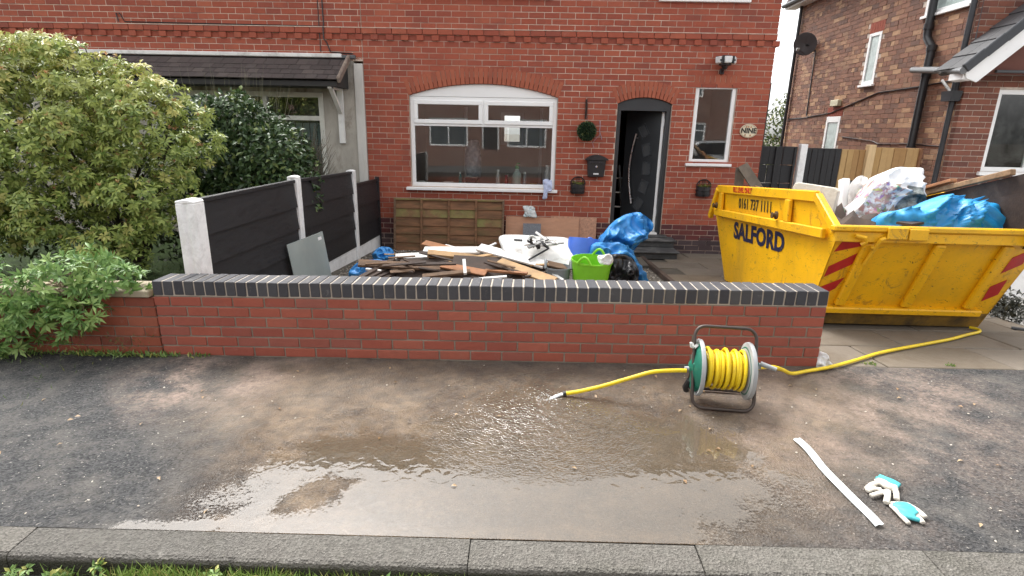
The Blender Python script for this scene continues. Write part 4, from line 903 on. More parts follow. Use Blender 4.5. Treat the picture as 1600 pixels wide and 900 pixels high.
# hooks, latch
hk = MB(); hk.tube([on_end(.13, .97, .05), on_end(.20, .965, .075), on_end(.215, .93, .08), on_end(.19, .9, .07)], .016, 8); hk.build('hook', yel, SK, smooth=True)
hk = MB(); hk.tube([on_end(.36, .955, .06), on_end(.325, .95, .075), on_end(.315, .9, .075), on_end(.30, .70, .06)], .016, 8); hk.tube([on_end(.315, .86, .075), on_end(.28, .885, .08)], .013, 8); hk.build('latch_bar', yel, SK, smooth=True)
MB().box(.37, .53, dy - .052, dy - .036, dz - .075, dz + .02).build('hinge_plate', yel, SK, bevel=.006); MB().box(.54, .69, dy - .052, dy - .036, dz - .08, dz + .012).build('hinge_plate', yel, SK, bevel=.006)
# red chevrons painted on plates
redp = M('red_reflective', (.42, .018, .018), .4, .2, 8, .1)
def chev(pts, name='red_chevron'):
    P = [on_end(x, t, .0035) for x, t in pts]; n = len(P); Bk = [on_end(x, t, .001) for x, t in pts]
    MB().add([tuple(q) for q in P + Bk], [tuple(range(n)), tuple(range(2 * n - 1, n - 1, -1))] + [((i + 1) % n, i, n + i, n + (i + 1) % n) for i in range(n)]).build(name, redp, SK)
chev([(.05, .78), (.25, .84), (.31, .88), (.08, .88)]); chev([(.06, .52), (.245, .66), (.245, .77), (.06, .63)]); chev([(.065, .28), (.20, .40), (.235, .52), (.065, .41)])
chev([(1.50, .30), (1.60, .38), (1.59, .54), (1.49, .46)]); chev([(1.50, .60), (1.62, .70), (1.63, .86), (1.505, .76)])
# lettering on the side facing the house
navy = M('navy_lettering', (.016, .018, .055), .5, .3, 12, .1, dirt=(.45, .27, .03), damt=.9, dscale=9, dth=.6); blk = M('black_lettering', (.025, .025, .022), .5, .3, 12, .1, dirt=(.45, .27, .03), damt=.9, dscale=9, dth=.6); redl = M('red_lettering', (.5, .05, .01), .5, .2)
def letter(txt, size, yc, zc, mat, bold, xs, space=1.0, xoff=-.004, tilt=0):
    me = text_mesh(txt, size, 'lettering', .0015, bold, xs, space); o = link('lettering', me, mat, SK)
    o.matrix_local = Matrix(((0, 0, -1, .07 * (1 - zc / 1.187) + xoff), (-1, 0, 0, yc), (0, 1, 0, zc), (0, 0, 0, 1))) @ Matrix.Rotation(tilt, 4, 'Z') @ Matrix.Rotation(.059, 4, 'X')
letter('SALFORD', .262, 1.14, .655, navy, .010, 1.16, 1.04)
letter('0161 737 1111', .165, 1.24, .985, blk, .002, .86, 1.05)
letter('FILL LEVEL ONLY', .082, 1.55, 1.14, redl, .003, .9, 1.0, -.026 - .001)
# ================================================================== THINGS ON THE HOUSE WALL
satin = M('black_satin_metal', (.016, .016, .018), .38, .2, 6, .1, spec=.5)
# post box
pb = thing('post_box', 'black metal post box with arched hood left of the front door', 'post box', (3.735, D, 1.09))
MB().prism([(-.125, -.17), (.125, -.17), (.15, .115), (-.15, .115)], 'y', -.10, -.002).build('body', satin, pb, bevel=.006)
hood = [(-.185, .09)] + [(-.185 + .37 * i / 16, .10 + .075 * math.sin(math.pi * i / 16) ** .8) for i in range(17)] + [(.185, .09)]
MB().prism(hood, 'y', -.125, -.001).build('hood', satin, pb, bevel=.004)
MB().box(-.125, .125, -.108, -.1, .035, .085).build('flap', M('black_gloss', (.03, .03, .033), .25, .1, 4, 0), pb, bevel=.003)
MB().lathe([(.001, 0), (.017, 0), (.017, .01), (.001, .012)], 14, Matrix.Translation((0, -.1, -.01)) @ Matrix.Rotation(R(90), 4, 'X')).build('lock', steel, pb)
MB().box(-.045, .04, -.105, -.1, -.135, -.11).build('name_plate', M('plate_white', (.7, .7, .7), .4, .1), pb, bevel=.003)
# two wall planters
def planter(x, z, label):
    p = thing('wall_planter', label, 'planter', (x, D, z), group='black wall planters')
    prof = [(-.115 * math.cos(math.pi * i / 10), -.105 * math.sin(math.pi * i / 10) - .002) for i in range(11)]
    MB().prism(prof, 'z', -.12, .03).build('basket', satin, p, bevel=.004)
    b = MB(); b.tube([(.115 * math.cos(math.pi * i / 14), -.015, .03 + .115 * math.sin(math.pi * i / 14)) for i in range(15)], .009, 6); b.tube([(-.115, -.015, .03), (.115, -.015, .03)], .009, 6)
    for i in (-2, -1, 0, 1, 2): b.tube([(i * .04, -.012, .03), (i * .05 + (.03 if i < 0 else -.03 if i > 0 else 0), -.012, .03 + math.sqrt(max(.0004, .0132 - (i * .045) ** 2)))], .005, 5)
    b.build('back_lattice', satin, p)
    for z2 in (-.09, -.03): MB().tube([(-.121 * math.cos(math.pi * i / 12), -.111 * math.sin(math.pi * i / 12), z2) for i in range(13)], .007, 5).build('hoop', satin, p)
    n = 150; t = NR.uniform(0, np.pi, n); rr_ = NR.uniform(0, .1, n)
    leaves('plant', leafmat('planter_leaf', (.05, .09, .02), (.16, .2, .05), (.3, .25, .06)), np.stack([rr_ * np.cos(t), -rr_ * np.sin(t) - .005, NR.uniform(.02, .05, n)], 1), NR.normal(0, 1, (n, 3)) + [0, -.4, .6], NR.normal(0, 1, (n, 3)), .035, .014, NR.uniform(0, .6, n), p)
planter(3.462, .765, 'small black wall planter below the post box'); planter(5.492, .765, 'small black wall planter right of the front door')
# hanging topiary ball
tb = thing('topiary_ball', 'round green topiary ball hanging on the wall beside the window', 'topiary ball', (3.545, D - .15, 1.62))
n = 2600; d_ = NR.normal(0, 1, (n, 3)); d_ /= np.linalg.norm(d_, axis=1)[:, None]
MB().lathe([(.001, -.12)] + [(.12 * math.sin(math.pi * i / 10), -.12 * math.cos(math.pi * i / 10)) for i in range(1, 10)] + [(.001, .12)], 16).build('core', M('dark_core', (.012, .018, .008), .9), tb, smooth=True)
leaves('foliage', leafmat('box_leaf', (.014, .035, .018), (.05, .09, .04), (.30, .33, .12)), d_ * NR.uniform(.105, .135, n)[:, None], d_ + NR.normal(0, .6, (n, 3)), NR.normal(0, 1, (n, 3)), .032, .016, (NR.uniform(0, 1, n) > .93) * .9, tb)
MB().tube([(0, 0, .12), (0, .06, .24), (0, .12, .28)], .004, 5).build('chain', satin, tb)
hbk = thing('hanging_bracket', 'rusty dark iron bracket on the bricks above the topiary ball', 'bracket', (3.53, D, 1.98))
MB().box(-.014, .014, -.018, -.001, -.17, .12).tube([(0, -.015, .05), (0, -.1, .06), (0, -.16, .02), (0, -.15, -.08)], .009, 6).tube([(0, -.015, -.12), (0, -.08, -.02), (0, -.12, .05)], .006, 6).build('iron', M('rusty_iron', (.035, .02, .015), .7, .5, 12, .4), hbk)
tag(MB().tube([(3.755, D - .012, 1.79), (3.765, D - .02, 1.72), (3.76, D - .02, 1.62), (3.79, D - .02, 1.55), (3.80, D - .015, 1.50)], .006, 5).tube([(3.77, D - .02, 1.57), (3.74, D - .02, 1.54), (3.70, D - .02, 1.5), (3.66, D - .02, 1.44), (3.69, D - .02, 1.36)], .004, 5).build('ribbon', M('mauve_ribbon', (.40, .30, .36), .6, .2)), 'thin mauve ribbon hanging from a nail right of the topiary ball', 'ribbon')
# solar lamp
la = thing('solar_wall_lamp', 'black solar lamp with white lenses high on the wall', 'lamp', (5.565, D, 2.66))
MB().box(-.03, .03, -.05, -.002, -.16, -.08).tube([(0, -.03, -.14), (0, -.09, -.10), (0, -.13, -.04)], .02, 8).build('bracket', satin, la, bevel=.006)
MB().lathe([(.03, -.10), (.05, -.06), (.09, -.045), (.09, -.03), (.02, -.03)], 16, Matrix.Translation((0, -.13, 0))).build('base', satin, la, smooth=True)
lens = M('lamp_lens', (.68, .69, .68), .25, .1, 5, .1)
for a in (-62, 0, 62):
    T = Matrix.Translation((0, -.13, .02)) @ Matrix.Rotation(R(a), 4, 'Z')
    MB().prism([(-.05, -.045), (.05, -.045), (.06, .05), (-.06, .05)], 'y', -.155, -.05, T).build('lens', lens, la, bevel=.012)
    if a: MB().box(-.012, .012, -.16, -.02, -.05, .055, Matrix.Translation((0, -.13, .02)) @ Matrix.Rotation(R(a / 2), 4, 'Z')).build('rib', satin, la)
MB().box(-.115, .115, -.26, -.03, 0, .022, Matrix.Translation((0, 0, .085)) @ Matrix.Rotation(R(18), 4, 'X')).build('solar_panel', M('solar_black', (.02, .022, .028), .25, .1), la, bevel=.004)
MB().box(-.07, .07, -.2, -.06, .04, .09).build('head', satin, la, bevel=.01)
# NINE plaque
nn_ = thing('house_sign', 'oval cream plaque reading NINE on the wall', 'sign', (6.092, D - .003, 1.675))
ell = lambda a, b, n=36: [(a * math.cos(2 * math.pi * i / n), b * math.sin(2 * math.pi * i / n)) for i in range(n)]
MB().prism(ell(.135, .105), 'y', -.02, 0).build('plaque', M('cream_ceramic', (.70, .62, .46), .4, .12, 9, .1), nn_, bevel=.005)
ring = MB(); E_ = ell(.122, .093); ring.tube([(x, -.021, z) for x, z in E_], .003, 5, closed=True); ring.build('painted_border', M('brown_line', (.35, .22, .12), .5), nn_)
o = link('lettering', text_mesh('NINE', .105, 'lettering', .001, .004, 1.0, 1.0), M('black_letter', (.015, .013, .012), .5), nn_); o.matrix_local = Matrix(((1, 0, 0, 0), (0, 0, -1, -.0215), (0, 1, 0, 0), (0, 0, 0, 1)))
mo = MB()
for sx, sz in ((-.05, -.062), (.03, -.066), (-.01, .062), (.03, .058), (-.04, .06)): mo.lathe([(.001, 0), (.014, 0), (.012, .002), (.001, .002)], 8, Matrix.Translation((sx, -.02, sz)) @ Matrix.Rotation(R(90), 4, 'X'))
mo.build('painted_flowers', M('flower_paint', (.42, .2, .1), .5, .5, 60), nn_)

# ================================================================== ON THE WINDOW SILLS
SY = D + .22
def bottle(x, r, h, neck, m, label, capm=None, cap=.03):
    h *= 1.25; b = thing('bottle', label, 'bottle', (x, SY, .738))
    MB().lathe([(.001, 0), (r, 0), (r, h * .6), (r * .9, h * .72), (neck, h * .86), (neck, h), (.001, h)], 16).build('body', m, b, smooth=True)
    MB().lathe([(neck * 1.15, h), (neck * 1.15, h + cap), (.001, h + cap)], 12).build('cap', capm or upvc, b, smooth=True); return b
bottle(2.15, .035, .17, .02, M('white_plastic', (.62, .62, .6), .4, .05), 'slim white bottle on the sill left of the small red can')
bottle(2.29, .028, .12, .027, M('red_can', (.35, .02, .03), .35, .1), 'small red can on the window sill', M('red_cap', (.3, .02, .03), .4), .008)
b = bottle(2.465, .072, .21, .03, M('mint_plastic', (.50, .64, .58), .4, .1), 'mint bottle with green pump on the window sill', M('green_pump', (.05, .3, .05), .4, .1), .05)
MB().tube([(0, 0, .30), (.0, 0, .35), (.05, 0, .35)], .012, 8).build('pump', MATS['green_pump'], b)
bottle(2.595, .026, .15, .015, M('clear_plastic', (.40, .45, .48), .3, .1), 'narrow clear bottle right of the mint bottle')
bottle(2.97, .05, .24, .03, M('white_plastic_b', (.66, .66, .65), .35, .05), 'tall white bottle in the right corner of the window')
bottle(1.52, .028, .13, .014, M('teal_spray', (.03, .28, .26), .4, .1), 'teal spray bottle on the left of the window sill')
bx = thing('black_box', 'open black box on the window sill', 'box', (1.70, SY, .738)); MB().box(-.09, .09, -.06, .06, 0, .11).build('body', satin, bx, bevel=.004); MB().box(-.1, .1, -.07, .07, .112, .122, Matrix.Rotation(R(6), 4, 'Y')).build('lid', M('grey_lid', (.4, .42, .42), .4), bx)
for i, (x, L, m, lb) in enumerate(((1.32, .16, upvc_d, 'flat pale packet lying on the sill beside the spray bottle'), (.88, .12, upvc_d, 'white folded paper in the left corner of the sill'), (2.74, .12, M('brown_brush', (.35, .2, .08), .7), 'short brown brush lying on the right of the sill'))):
    tag(MB().box(x - L / 2, x + L / 2, SY - .04, SY + .04, .738, .775).build('sill_clutter', m, bevel=.006), lb, 'clutter')
# cloth hanging over the sill
ct = sack([(-.06, .13), (.05, .14), (.085, .11), (.085, -.04), (.02, -.05), (.01, -.16), (-.06, -.17), (-.045, -.03)], 'cloth', M('pale_blue_cloth', (.52, .58, .78), .85, .12, 12, .2, 60), frame_T((2.955, D - .088, .72), (1, 0, 0), (0, 0, 1)), .012, .012, 14, 4, 8)
tag(ct, 'pale blue cloth hanging over the right end of the white sill', 'cloth')
tag(sack([(-.012, .3), (.1, .34), (.2, .3), (.24, .0), (.22, -.35), (.0, -.38), (-.06, .0)], 'wrapped_chair', M('plastic_wrap', (.30, .33, .38), .25, .3, 14, .3, 40), frame_T((1.55, D + 1.2, 1.1), (1, 0, 0), (0, 0, 1)), .15, .02, 6, 5, 8), 'something grey wrapped in plastic inside the front room', 'bundle')
# ladder in the hall
ld = thing('step_ladder', 'aluminium step ladder standing inside the open doorway', 'ladder', (4.12, D + .65, .0))
alu = M('dull_aluminium', (.36, .36, .35), .4, .2, 6, 0, metallic=.8)
for x in (-.02, .3): MB().bar((x - .08, -.1, .0), (x * .8 - .1, .3, 1.05), .03, .06).build('stile', alu, ld)
for i in range(4): MB().bar((-.08, -.06 + .09 * i, .12 + .24 * i), (.2, -.06 + .09 * i, .12 + .24 * i), .07, .02).build('tread', alu, ld)
MB().bar((-.1, .42, 0), (-.12, .3, 1.05), .025, .03).build('back_leg', alu, ld)

# ================================================================== RUBBISH IN THE FRONT GARDEN
wood_old = M('weathered_wood', (.16, .10, .062), .85, .4, 5, .5, 40, dirt=(.05, .035, .025), damt=.6, stretch=(1, 1, 7))
wood_tan = M('fresh_sawn_wood', (.42, .27, .14), .8, .3, 5, .3, 40, dirt=(.18, .10, .05), damt=.5)
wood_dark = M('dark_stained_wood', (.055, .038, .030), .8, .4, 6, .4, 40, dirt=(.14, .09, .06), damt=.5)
wood_org = M('orange_wood', (.33, .15, .07), .75, .3, 6, .3, 40)
white_p = M('white_gloss_board', (.72, .71, .68), .5, .1, 5, .2, 40, dirt=(.36, .31, .25), damt=.7, dscale=7, dth=.52)
# old fence panel against the house
op = thing('old_fence_panel', 'weathered mossy brown fence panel leaning against the house under the window', 'fence panel', (.48, D - .28, -.31), (R(-9.5), 0, R(.4)))
moss = M('mossy_slat', (.19, .095, .05), .9, .45, 5, .5, 30, dirt=(.10, .085, .035), damt=.7, dscale=3, dth=.48, stretch=(.5, 1, 3))
moss2 = M('mossy_slat_top', (.19, .11, .055), .9, .4, 5, .5, 30, dirt=(.21, .20, .07), damt=.85, dscale=3, dth=.42)
for i in range(6):
    for j in range(4):
        z0 = .0 + i * .137; a = .012 + j * .445; b_ = MB().add([(a, -.016, z0 - .012), (a + .44, -.016, z0 - .012 + random.uniform(-.006, .006)), (a + .44, .002, z0 + .137), (a, .002, z0 + .137), (a, -.002, z0 - .012), (a + .44, -.002, z0 - .012), (a + .44, .012, z0 + .137), (a, .012, z0 + .137)], [(0, 3, 2, 1), (4, 5, 6, 7), (0, 1, 5, 4), (1, 2, 6, 5), (2, 3, 7, 6), (3, 0, 4, 7)]).build('slat', moss2 if i >= 3 and random.random() < .4 else moss, op)
for x in (0, .435, .88, 1.325, 1.765): MB().box(x, x + .035, -.035, -.006, -.01, .83).build('batten', wood_old if x in (0, 1.765) else moss, op, bevel=.004)
for z in (.81,): MB().box(0, 1.8, -.03, -.007, z, z + .03).build('rail', moss2, op, bevel=.003)
# plywood boards behind the pile
ply = M('pink_plywood', (.50, .27, .17), .75, .15, 3, .2, 50, dirt=(.34, .17, .10), damt=.5, dscale=3, stretch=(1, 1, 4))
bd1 = tag(MB().box(0, 1.20, 0, .018, 0, .50).build('plywood_board', ply), 'wide pinkish plywood board leaning on the house behind the pile', 'board'); bd1.location = (2.30, D - .16, -.24); bd1.rotation_euler = (R(-11), R(.6), 0)
bd2 = tag(MB().box(0, .75, 0, .015, 0, .52).build('plywood_board', M('speckled_plywood', (.44, .24, .16), .8, .3, 30, .2, 50)), 'speckled plywood board showing right of the wider one', 'board'); bd2.location = (3.04, D - .12, -.24); bd2.rotation_euler = (R(-10), R(1), 0)
gt = tag(MB().box(0, .29, 0, .012, 0, .32).build('grey_tile', M('speckled_grey', (.17, .18, .20), .5, .3, 60, .2, 60, dirt=(.5, .5, .5), damt=.5, dscale=30, dth=.62)), 'square grey tile leaning on the plywood board', 'tile'); gt.location = (2.59, D - .27, -.15); gt.rotation_euler = (R(-12), 0, 0)
pa_ = sack([(-.1, .09), (.08, .085), (.10, .02), (.13, -.09), (.0, -.08), (-.09, -.075), (-.07, 0)], 'paper', M('printed_paper', (.66, .68, .68), .8, .1, 6, .1, dirt=(.2, .45, .5), damt=.8, dscale=9), frame_T((2.68, D - .13, .34), (1, 0, 0), (0, .1, 1)), .004, .008, 9, 2, 6); tag(pa_, 'crumpled printed paper propped on top of the plywood', 'paper')
# boards and battens of the pile:  (x0,y0) (x1,y1) where the ends stand, depth of each end, width, thickness
def plank(a, Ya, b, Yb, w, t, m, label, name='plank', up=(0, -.45, 1), cat='plank'):
    A, B = U(*a, Ya), U(*b, Yb); return tag(MB().bar(A, B, w, t, up).build(name, m, bevel=.003), label, cat)
plank((560, 411), 2.15, (800, 424), 2.35, .11, .03, wood_old, 'long weathered brown board lying across the front of the pile')
plank((668, 396), 2.45, (800, 409), 2.60, .09, .055, wood_tan, 'thick pale sawn timber under the white boards')
plank((618, 402), 2.5, (670, 399), 2.55, .10, .03, white_p, 'short white board at the left of the pile', 'board', cat='board')
plank((662, 391), 2.7, (752, 391), 2.6, .12, .025, white_p, 'flat white board across the top left of the pile', 'board', cat='board')
plank((662, 379), 2.95, (706, 390), 2.75, .10, .02, wood_org, 'short orange stained board sticking up left on the pile')
plank((696, 383), 2.95, (730, 393), 2.7, .03, .02, white_p, 'thin white batten beside the orange board', 'batten', cat='batten')
plank((752, 391), 2.75, (775, 380), 2.95, .03, .02, white_p, 'thin white batten pointing up behind the white boards', 'batten', cat='batten')
for i in range(5):
    plank((560 + i * 10, 436 + i * 1.0), 1.75 + .05 * i, (632 + i * 7, 396 + i * 6.5), 2.75 - .03 * i, .055, .035, wood_dark, ['outermost', 'second', 'middle', 'fourth', 'innermost'][i] + ' of five dark moulded rails at the left of the pile', 'rail', cat='rail')
plank((636, 397), 2.6, (640, 410), 2.45, .05, .05, wood_old, 'knobbly broken end of wood on the dark rails', 'offcut', cat='offcut')
plank((725, 406), 2.12, (727, 428), 1.95, .034, .034, white_p, 'short white rod standing in the front of the pile', 'rod', (1, 0, 0), 'rod')
plank((764, 409), 2.3, (792, 420), 2.15, .035, .02, white_p, 'short white batten left of the broad tan plank', 'batten', cat='batten')
plank((746, 436), 1.95, (792, 432), 1.98, .03, .02, white_p, 'white batten lowest in the pile by the coping', 'batten', cat='batten')
plank((779, 409), 2.3, (866, 440), 1.85, .13, .035, wood_tan, 'broad tan plank slanting down to the right over the pile')
plank((748, 386), 2.6, (852, 414), 2.2, .13, .025, white_p, 'long white board slanting across the pile', 'board', cat='board')
plank((850, 411), 2.25, (887, 419), 2.25, .09, .03, wood_old, 'dark red brown offcut left of the green tub', 'offcut', cat='offcut')
plank((856, 422), 2.1, (880, 438), 1.95, .035, .018, white_p, 'narrow white strip slanting down left of the green tub', 'strip', cat='strip')
plank((690, 414), 2.25, (760, 427), 2.1, .10, .02, wood_org, 'split reddish board in the shadow of the pile')
plank((600, 419), 2.3, (690, 423), 2.3, .12, .04, wood_old, 'worn brown board behind the dark rails')
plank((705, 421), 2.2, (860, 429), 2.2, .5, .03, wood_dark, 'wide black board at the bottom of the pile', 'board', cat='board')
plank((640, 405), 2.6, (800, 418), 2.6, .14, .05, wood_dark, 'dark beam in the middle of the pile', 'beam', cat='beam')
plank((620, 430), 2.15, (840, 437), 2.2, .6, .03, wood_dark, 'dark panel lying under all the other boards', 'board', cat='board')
plank((660, 432), 2.0, (735, 424), 2.1, .06, .03, wood_old, 'splintered brown stick low in the pile', 'stick', cat='stick')
# white moulded panel with rubble on it
A = U(786, 375, 2.95); wp = tag(sack([(-.46, .22), (-.25, .26), (.0, .25), (.32, .25), (.44, .1), (.52, -.2), (.25, -.22), (-.1, -.2), (-.36, -.1), (-.44, .06)], 'plastic_sheet', white_p, frame_T(U(842, 393, 2.5), (1, .0, -.03), (0, .55, .36)), .014, .006, 3, 2, 10), 'white curved plastic panel on top of the pile', 'panel')
rb = thing('broken_fitting', 'heap of broken white plastic fittings on the curved white panel', 'fittings', U(836, 385, 2.42))
rg2 = random.Random(9)
for i in range(26):
    L = rg2.uniform(.03, .11); c_ = Vector((rg2.gauss(0, .14), rg2.gauss(0, .06), .025 + abs(rg2.gauss(0, .025)))); d = Vector((rg2.uniform(-1, 1), rg2.uniform(-1, 1), rg2.uniform(-.3, .5))).normalized()
    MB().bar(c_ - d * L, c_ + d * L, rg2.uniform(.015, .06), rg2.uniform(.004, .02), (rg2.uniform(-.6, .6), -.4, 1)).build('shard', [white_p, upvc_d, MATS['grey_plastic'], satin][min(3, int(rg2.random() ** 2 * 4.2))], rb)
MB().lathe([(.05, -.06), (.06, 0), (.06, .02), (.045, .02), (.045, 0), (.03, -.05)], 14, Matrix.Translation((-.03, 0, .07)) @ Euler((.6, .4, 0)).to_matrix().to_4x4()).build('cup', M('clear_grey', (.55, .56, .54), .4, .2), rb, smooth=True)
plank((826, 406), 2.25, (856, 389), 2.4, .018, .018, satin, 'thin black pipe lying on the curved white panel', 'pipe', cat='pipe')
wdb = thing('splintered_wood', 'splintered brown sticks and laths jumbled through the middle of the pile', 'wood', U(720, 428, 2.25))
rg5 = random.Random(31)
for i in range(46):
    c_ = Vector((rg5.uniform(-.95, .95), rg5.uniform(-.25, .45), rg5.uniform(.0, .16))); d = Vector((1, rg5.gauss(0, .5), rg5.gauss(0, .13))).normalized(); L = rg5.uniform(.06, .3)
    MB().bar(c_ - d * L, c_ + d * L, rg5.uniform(.012, .05), rg5.uniform(.006, .025), (rg5.gauss(0, .4), -.4, 1)).build('splinter', rg5.choice([wood_old, wood_dark, wood_org, wood_old, wood_tan, white_p, wood_dark]), wdb)
# tubs
def tub(name, label, loc, r, h, mat, rot=(0, 0, 0), closed=True):
    t = thing(name, label, 'tub', loc, rot)
    MB().lathe([(.001, 0), (r * .78, 0), (r * .8, .01), (r, h), (r * 1.04, h), (r * 1.04, h - .02), (r * 1.0, h - .02), (r * .97, h - .005), (r * .77, .02), (.001, .02)], 32, caps=False).build('shell', mat, t, smooth=True)
    for sgn in (-1, 1):
        MB().tube([(sgn * r * .98, -.075 + .15 * i / 10, h - .01 + .075 * math.sin(math.pi * i / 10)) for i in range(11)], .014, 8).build('handle', mat, t, smooth=True)
    return t
c_ = U(922, 420, 2.12); tub('rubble_tub', 'lime green rubble tub by the blue sheeting', (c_.x, 2.12, -.10), .215, .40, M('lime_plastic', (.22, .58, .03), .38, .12, 4, .05), (R(3), R(-2), R(62)))
c_ = U(912, 392, 2.62); tub('rubble_tub', 'blue rubble tub lying upturned behind the green tub', (c_.x, 2.66, .42), .22, .36, M('blue_plastic', (.045, .13, .52), .4, .12, 4, .05), (R(170), R(8), R(20)))
_bt = [o for o in scene.objects if o.get('label', '').startswith('blue rubble tub')][0]; bpy.context.view_layer.update()
_h = MB().tube([Vector(U(921, 379, 2.55)) + Vector((-.055 + .11 * i / 10, -.02, .055 * math.sin(math.pi * i / 10))) for i in range(11)], .014, 8).build('handle', MATS['blue_plastic'], _bt, smooth=True); _h.matrix_parent_inverse = _bt.matrix_world.inverted()
tub('bucket', 'grey bucket between the pile and the green tub', (U(872, 425, 2.1).x, 2.15, -.1), .14, .30, M('grey_bucket', (.2, .22, .23), .5, .15))
tag(sack([(-.07, .03), (.0, .05), (.08, .04), (.09, -.03), (.03, -.07), (-.04, -.06)], 'rag', M('white_rag', (.70, .70, .68), .9, .1, 9, .2), frame_T(U(944, 405, 1.97), (1, 0, 0), (0, .5, .8)), .03, .03, 14, 3, 8), 'white rag hanging over the rim of the green tub', 'rag')
bl = M('blue_polythene', (.03, .23, .56), .42, .2, 4, .15, 25, spec=.5)
tag(sack([(-.30, -.40), (-.25, -.15), (-.12, .12), (.02, .28), (.22, .37), (.36, .33), (.46, .22), (.34, .05), (.2, -.16), (.05, -.36), (-.14, -.42)], 'rubble_sack', bl, frame_T(U(958, 380, 2.7), (1, .05, -.03), (0, .08, 1)), .12, .10, 4.6, 1, 22, fine=.3), 'bulging blue plastic sack standing in front of the door steps', 'sack')
tag(sack([(-.32, .20), (-.1, .24), (.08, .22), (.2, .08), (.3, -.12), (.42, -.34), (.2, -.36), (-.05, -.3), (-.3, -.2)], 'blue_sheet', bl, frame_T(U(966, 412, 2.45), (1, .1, 0), (0, .35, 1)), .10, .08, 6, 6, 18, fine=.3), 'crumpled blue sheet slumped below the standing blue sack', 'plastic sheet')
tag(sack([(-.18, .14), (-.03, .19), (.12, .13), (.18, -.06), (.1, -.22), (-.12, -.22), (-.2, -.05)], 'bin_bag', M('black_polythene', (.02, .02, .022), .3, .2, 5, .1), frame_T(U(972, 424, 2.2), (1, 0, 0), (0, .2, 1)), .10, .09, 7, 8, 12), 'small black bin bag right of the green tub', 'bag')
tag(sack([(-.13, -.05), (-.1, .06), (.0, .11), (.12, .08), (.15, -.03), (.05, -.09)], 'blue_sheet', bl, frame_T(U(598, 398, 3.4), (1, 0, 0), (0, .3, 1)), .07, .06, 8, 9, 10), 'small blue plastic bundle lying near the white gravel board', 'plastic sheet')
tag(sack([(-.26, -.09), (-.2, .06), (-.02, .12), (.2, .1), (.3, .03), (.1, -.08)], 'blue_sheet', bl, frame_T(U(582, 421, 2.5), (1, 0, 0), (0, .5, 1)), .06, .06, 8, 12, 10), 'blue plastic sheet trapped under the left end of the boards', 'plastic sheet')
# grey glass panel leaning on the fence
gp = thing('glass_panel', 'grey glass panel leaning against the black fence', 'panel', (.275, 2.10, -.13), (0, R(-9), R(61)))
MB().box(-.16, .32, 0, .010, 0, .58).build('sheet', M('grey_coated_glass', (.30, .34, .33), .12, .25, 1.6, .0, spec=.7, stretch=(1, 1, .3)), gp)
MB().box(.24, .29, -.002, 0, .50, .535).build('sticker', upvc, gp)
gp2 = tag(MB().box(-.12, .10, 0, .012, 0, .52).build('white_sheet', upvc_d), 'white sheet standing behind the grey glass panel', 'sheet'); gp2.location = (.21, 2.22, -.14); gp2.rotation_euler = (0, R(-6), R(72))
# timber edging between gravel and drive
tag(MB().bar((4.44, 2.5, -.13), (4.44, 4.7, -.25), .06, .07).build('edging_board', wood_dark, bevel=.005), 'dark timber edging between the gravel and the drive', 'edging')
tag(MB().box(3.75, 4.42, 4.05, 4.62, -.27, -.215).build('stone_slab', M('dark_slab', (.09, .08, .065), .8, .3, 5, .4)), 'dark stone slab at the foot of the door steps', 'slab')

# ================================================================== LOAD OF THE SKIP
tag(sack([(-.30, -.30), (-.34, -.1), (-.18, .12), (.0, .28), (.2, .34), (.35, .25), (.40, .02), (.34, -.22), (.1, -.34)], 'rubble_bag', None, frame_T(U(1380, 315, 1.75), (1, .1, -.02), (-.1, .25, 1)), .22, .065, 4.0, 15, 22, fine=.35), 'bulging white printed carrier bag on top of the skip', 'bag')
bag = bpy.context.scene.objects['rubble_bag']
s = NT('printed_white_bag'); tc = s.n('TexCoord'); mp = s.n('Mapping'); mp.inputs['Rotation'].default_value = (0, R(-34), 0); s.l(tc.outputs['Generated'], mp.inputs['Vector'])
sx_ = s.n('SeparateXYZ'); s.l(tc.outputs['Generated'], sx_.inputs[0])
gx, gz = sx_.outputs[0], sx_.outputs[2]
def band(o, lo, hi): return s.math('MULTIPLY', s.math('GREATER_THAN', o, lo), s.math('LESS_THAN', o, hi))
dg = s.math('SUBTRACT', gx, s.math('MULTIPLY', gz, .45))
pict = s.math('MULTIPLY', band(dg, -.12, .56), band(s.math('ADD', gz, s.math('MULTIPLY', gx, .15)), .12, .86))
gap = s.math('SUBTRACT', 1.0, band(dg, .2, .27))
vor = s.n('TexVoronoi', Scale=16); s.l(tc.outputs['Generated'], vor.inputs['Vector'])
hsv = s.n('HueSaturation', Saturation=.75, Value=.55); s.l(vor.outputs['Color'], hsv.inputs['Color'])
pc = s.mix(s.ramp(s.noise(7, 5, .6, tc.outputs['Generated']), .4, .62), (.36, .2, .18), hsv.outputs[0]); pc = s.mix(s.ramp(s.noise(11, 5, .6, tc.outputs['Generated']), .5, .58), pc, (.62, .62, .63))
pk = s.mix(band(dg, .28, .60), pc, s.mix(s.ramp(s.noise(9, 6, .7, tc.outputs['Generated']), .4, .6), (.03, .04, .04), (.22, .24, .23)))
s.l(s.mix(s.math('MULTIPLY', pict, gap), (.74, .74, .74), pk), s.b.inputs['Base Color']); s.b.inputs['Roughness'].default_value = .45
bag.data.materials.clear(); bag.data.materials.append(s.m)
bls = M('bright_blue_sheet', (.02, .27, .58), .42, .2, 3, .15, 25, spec=.5)
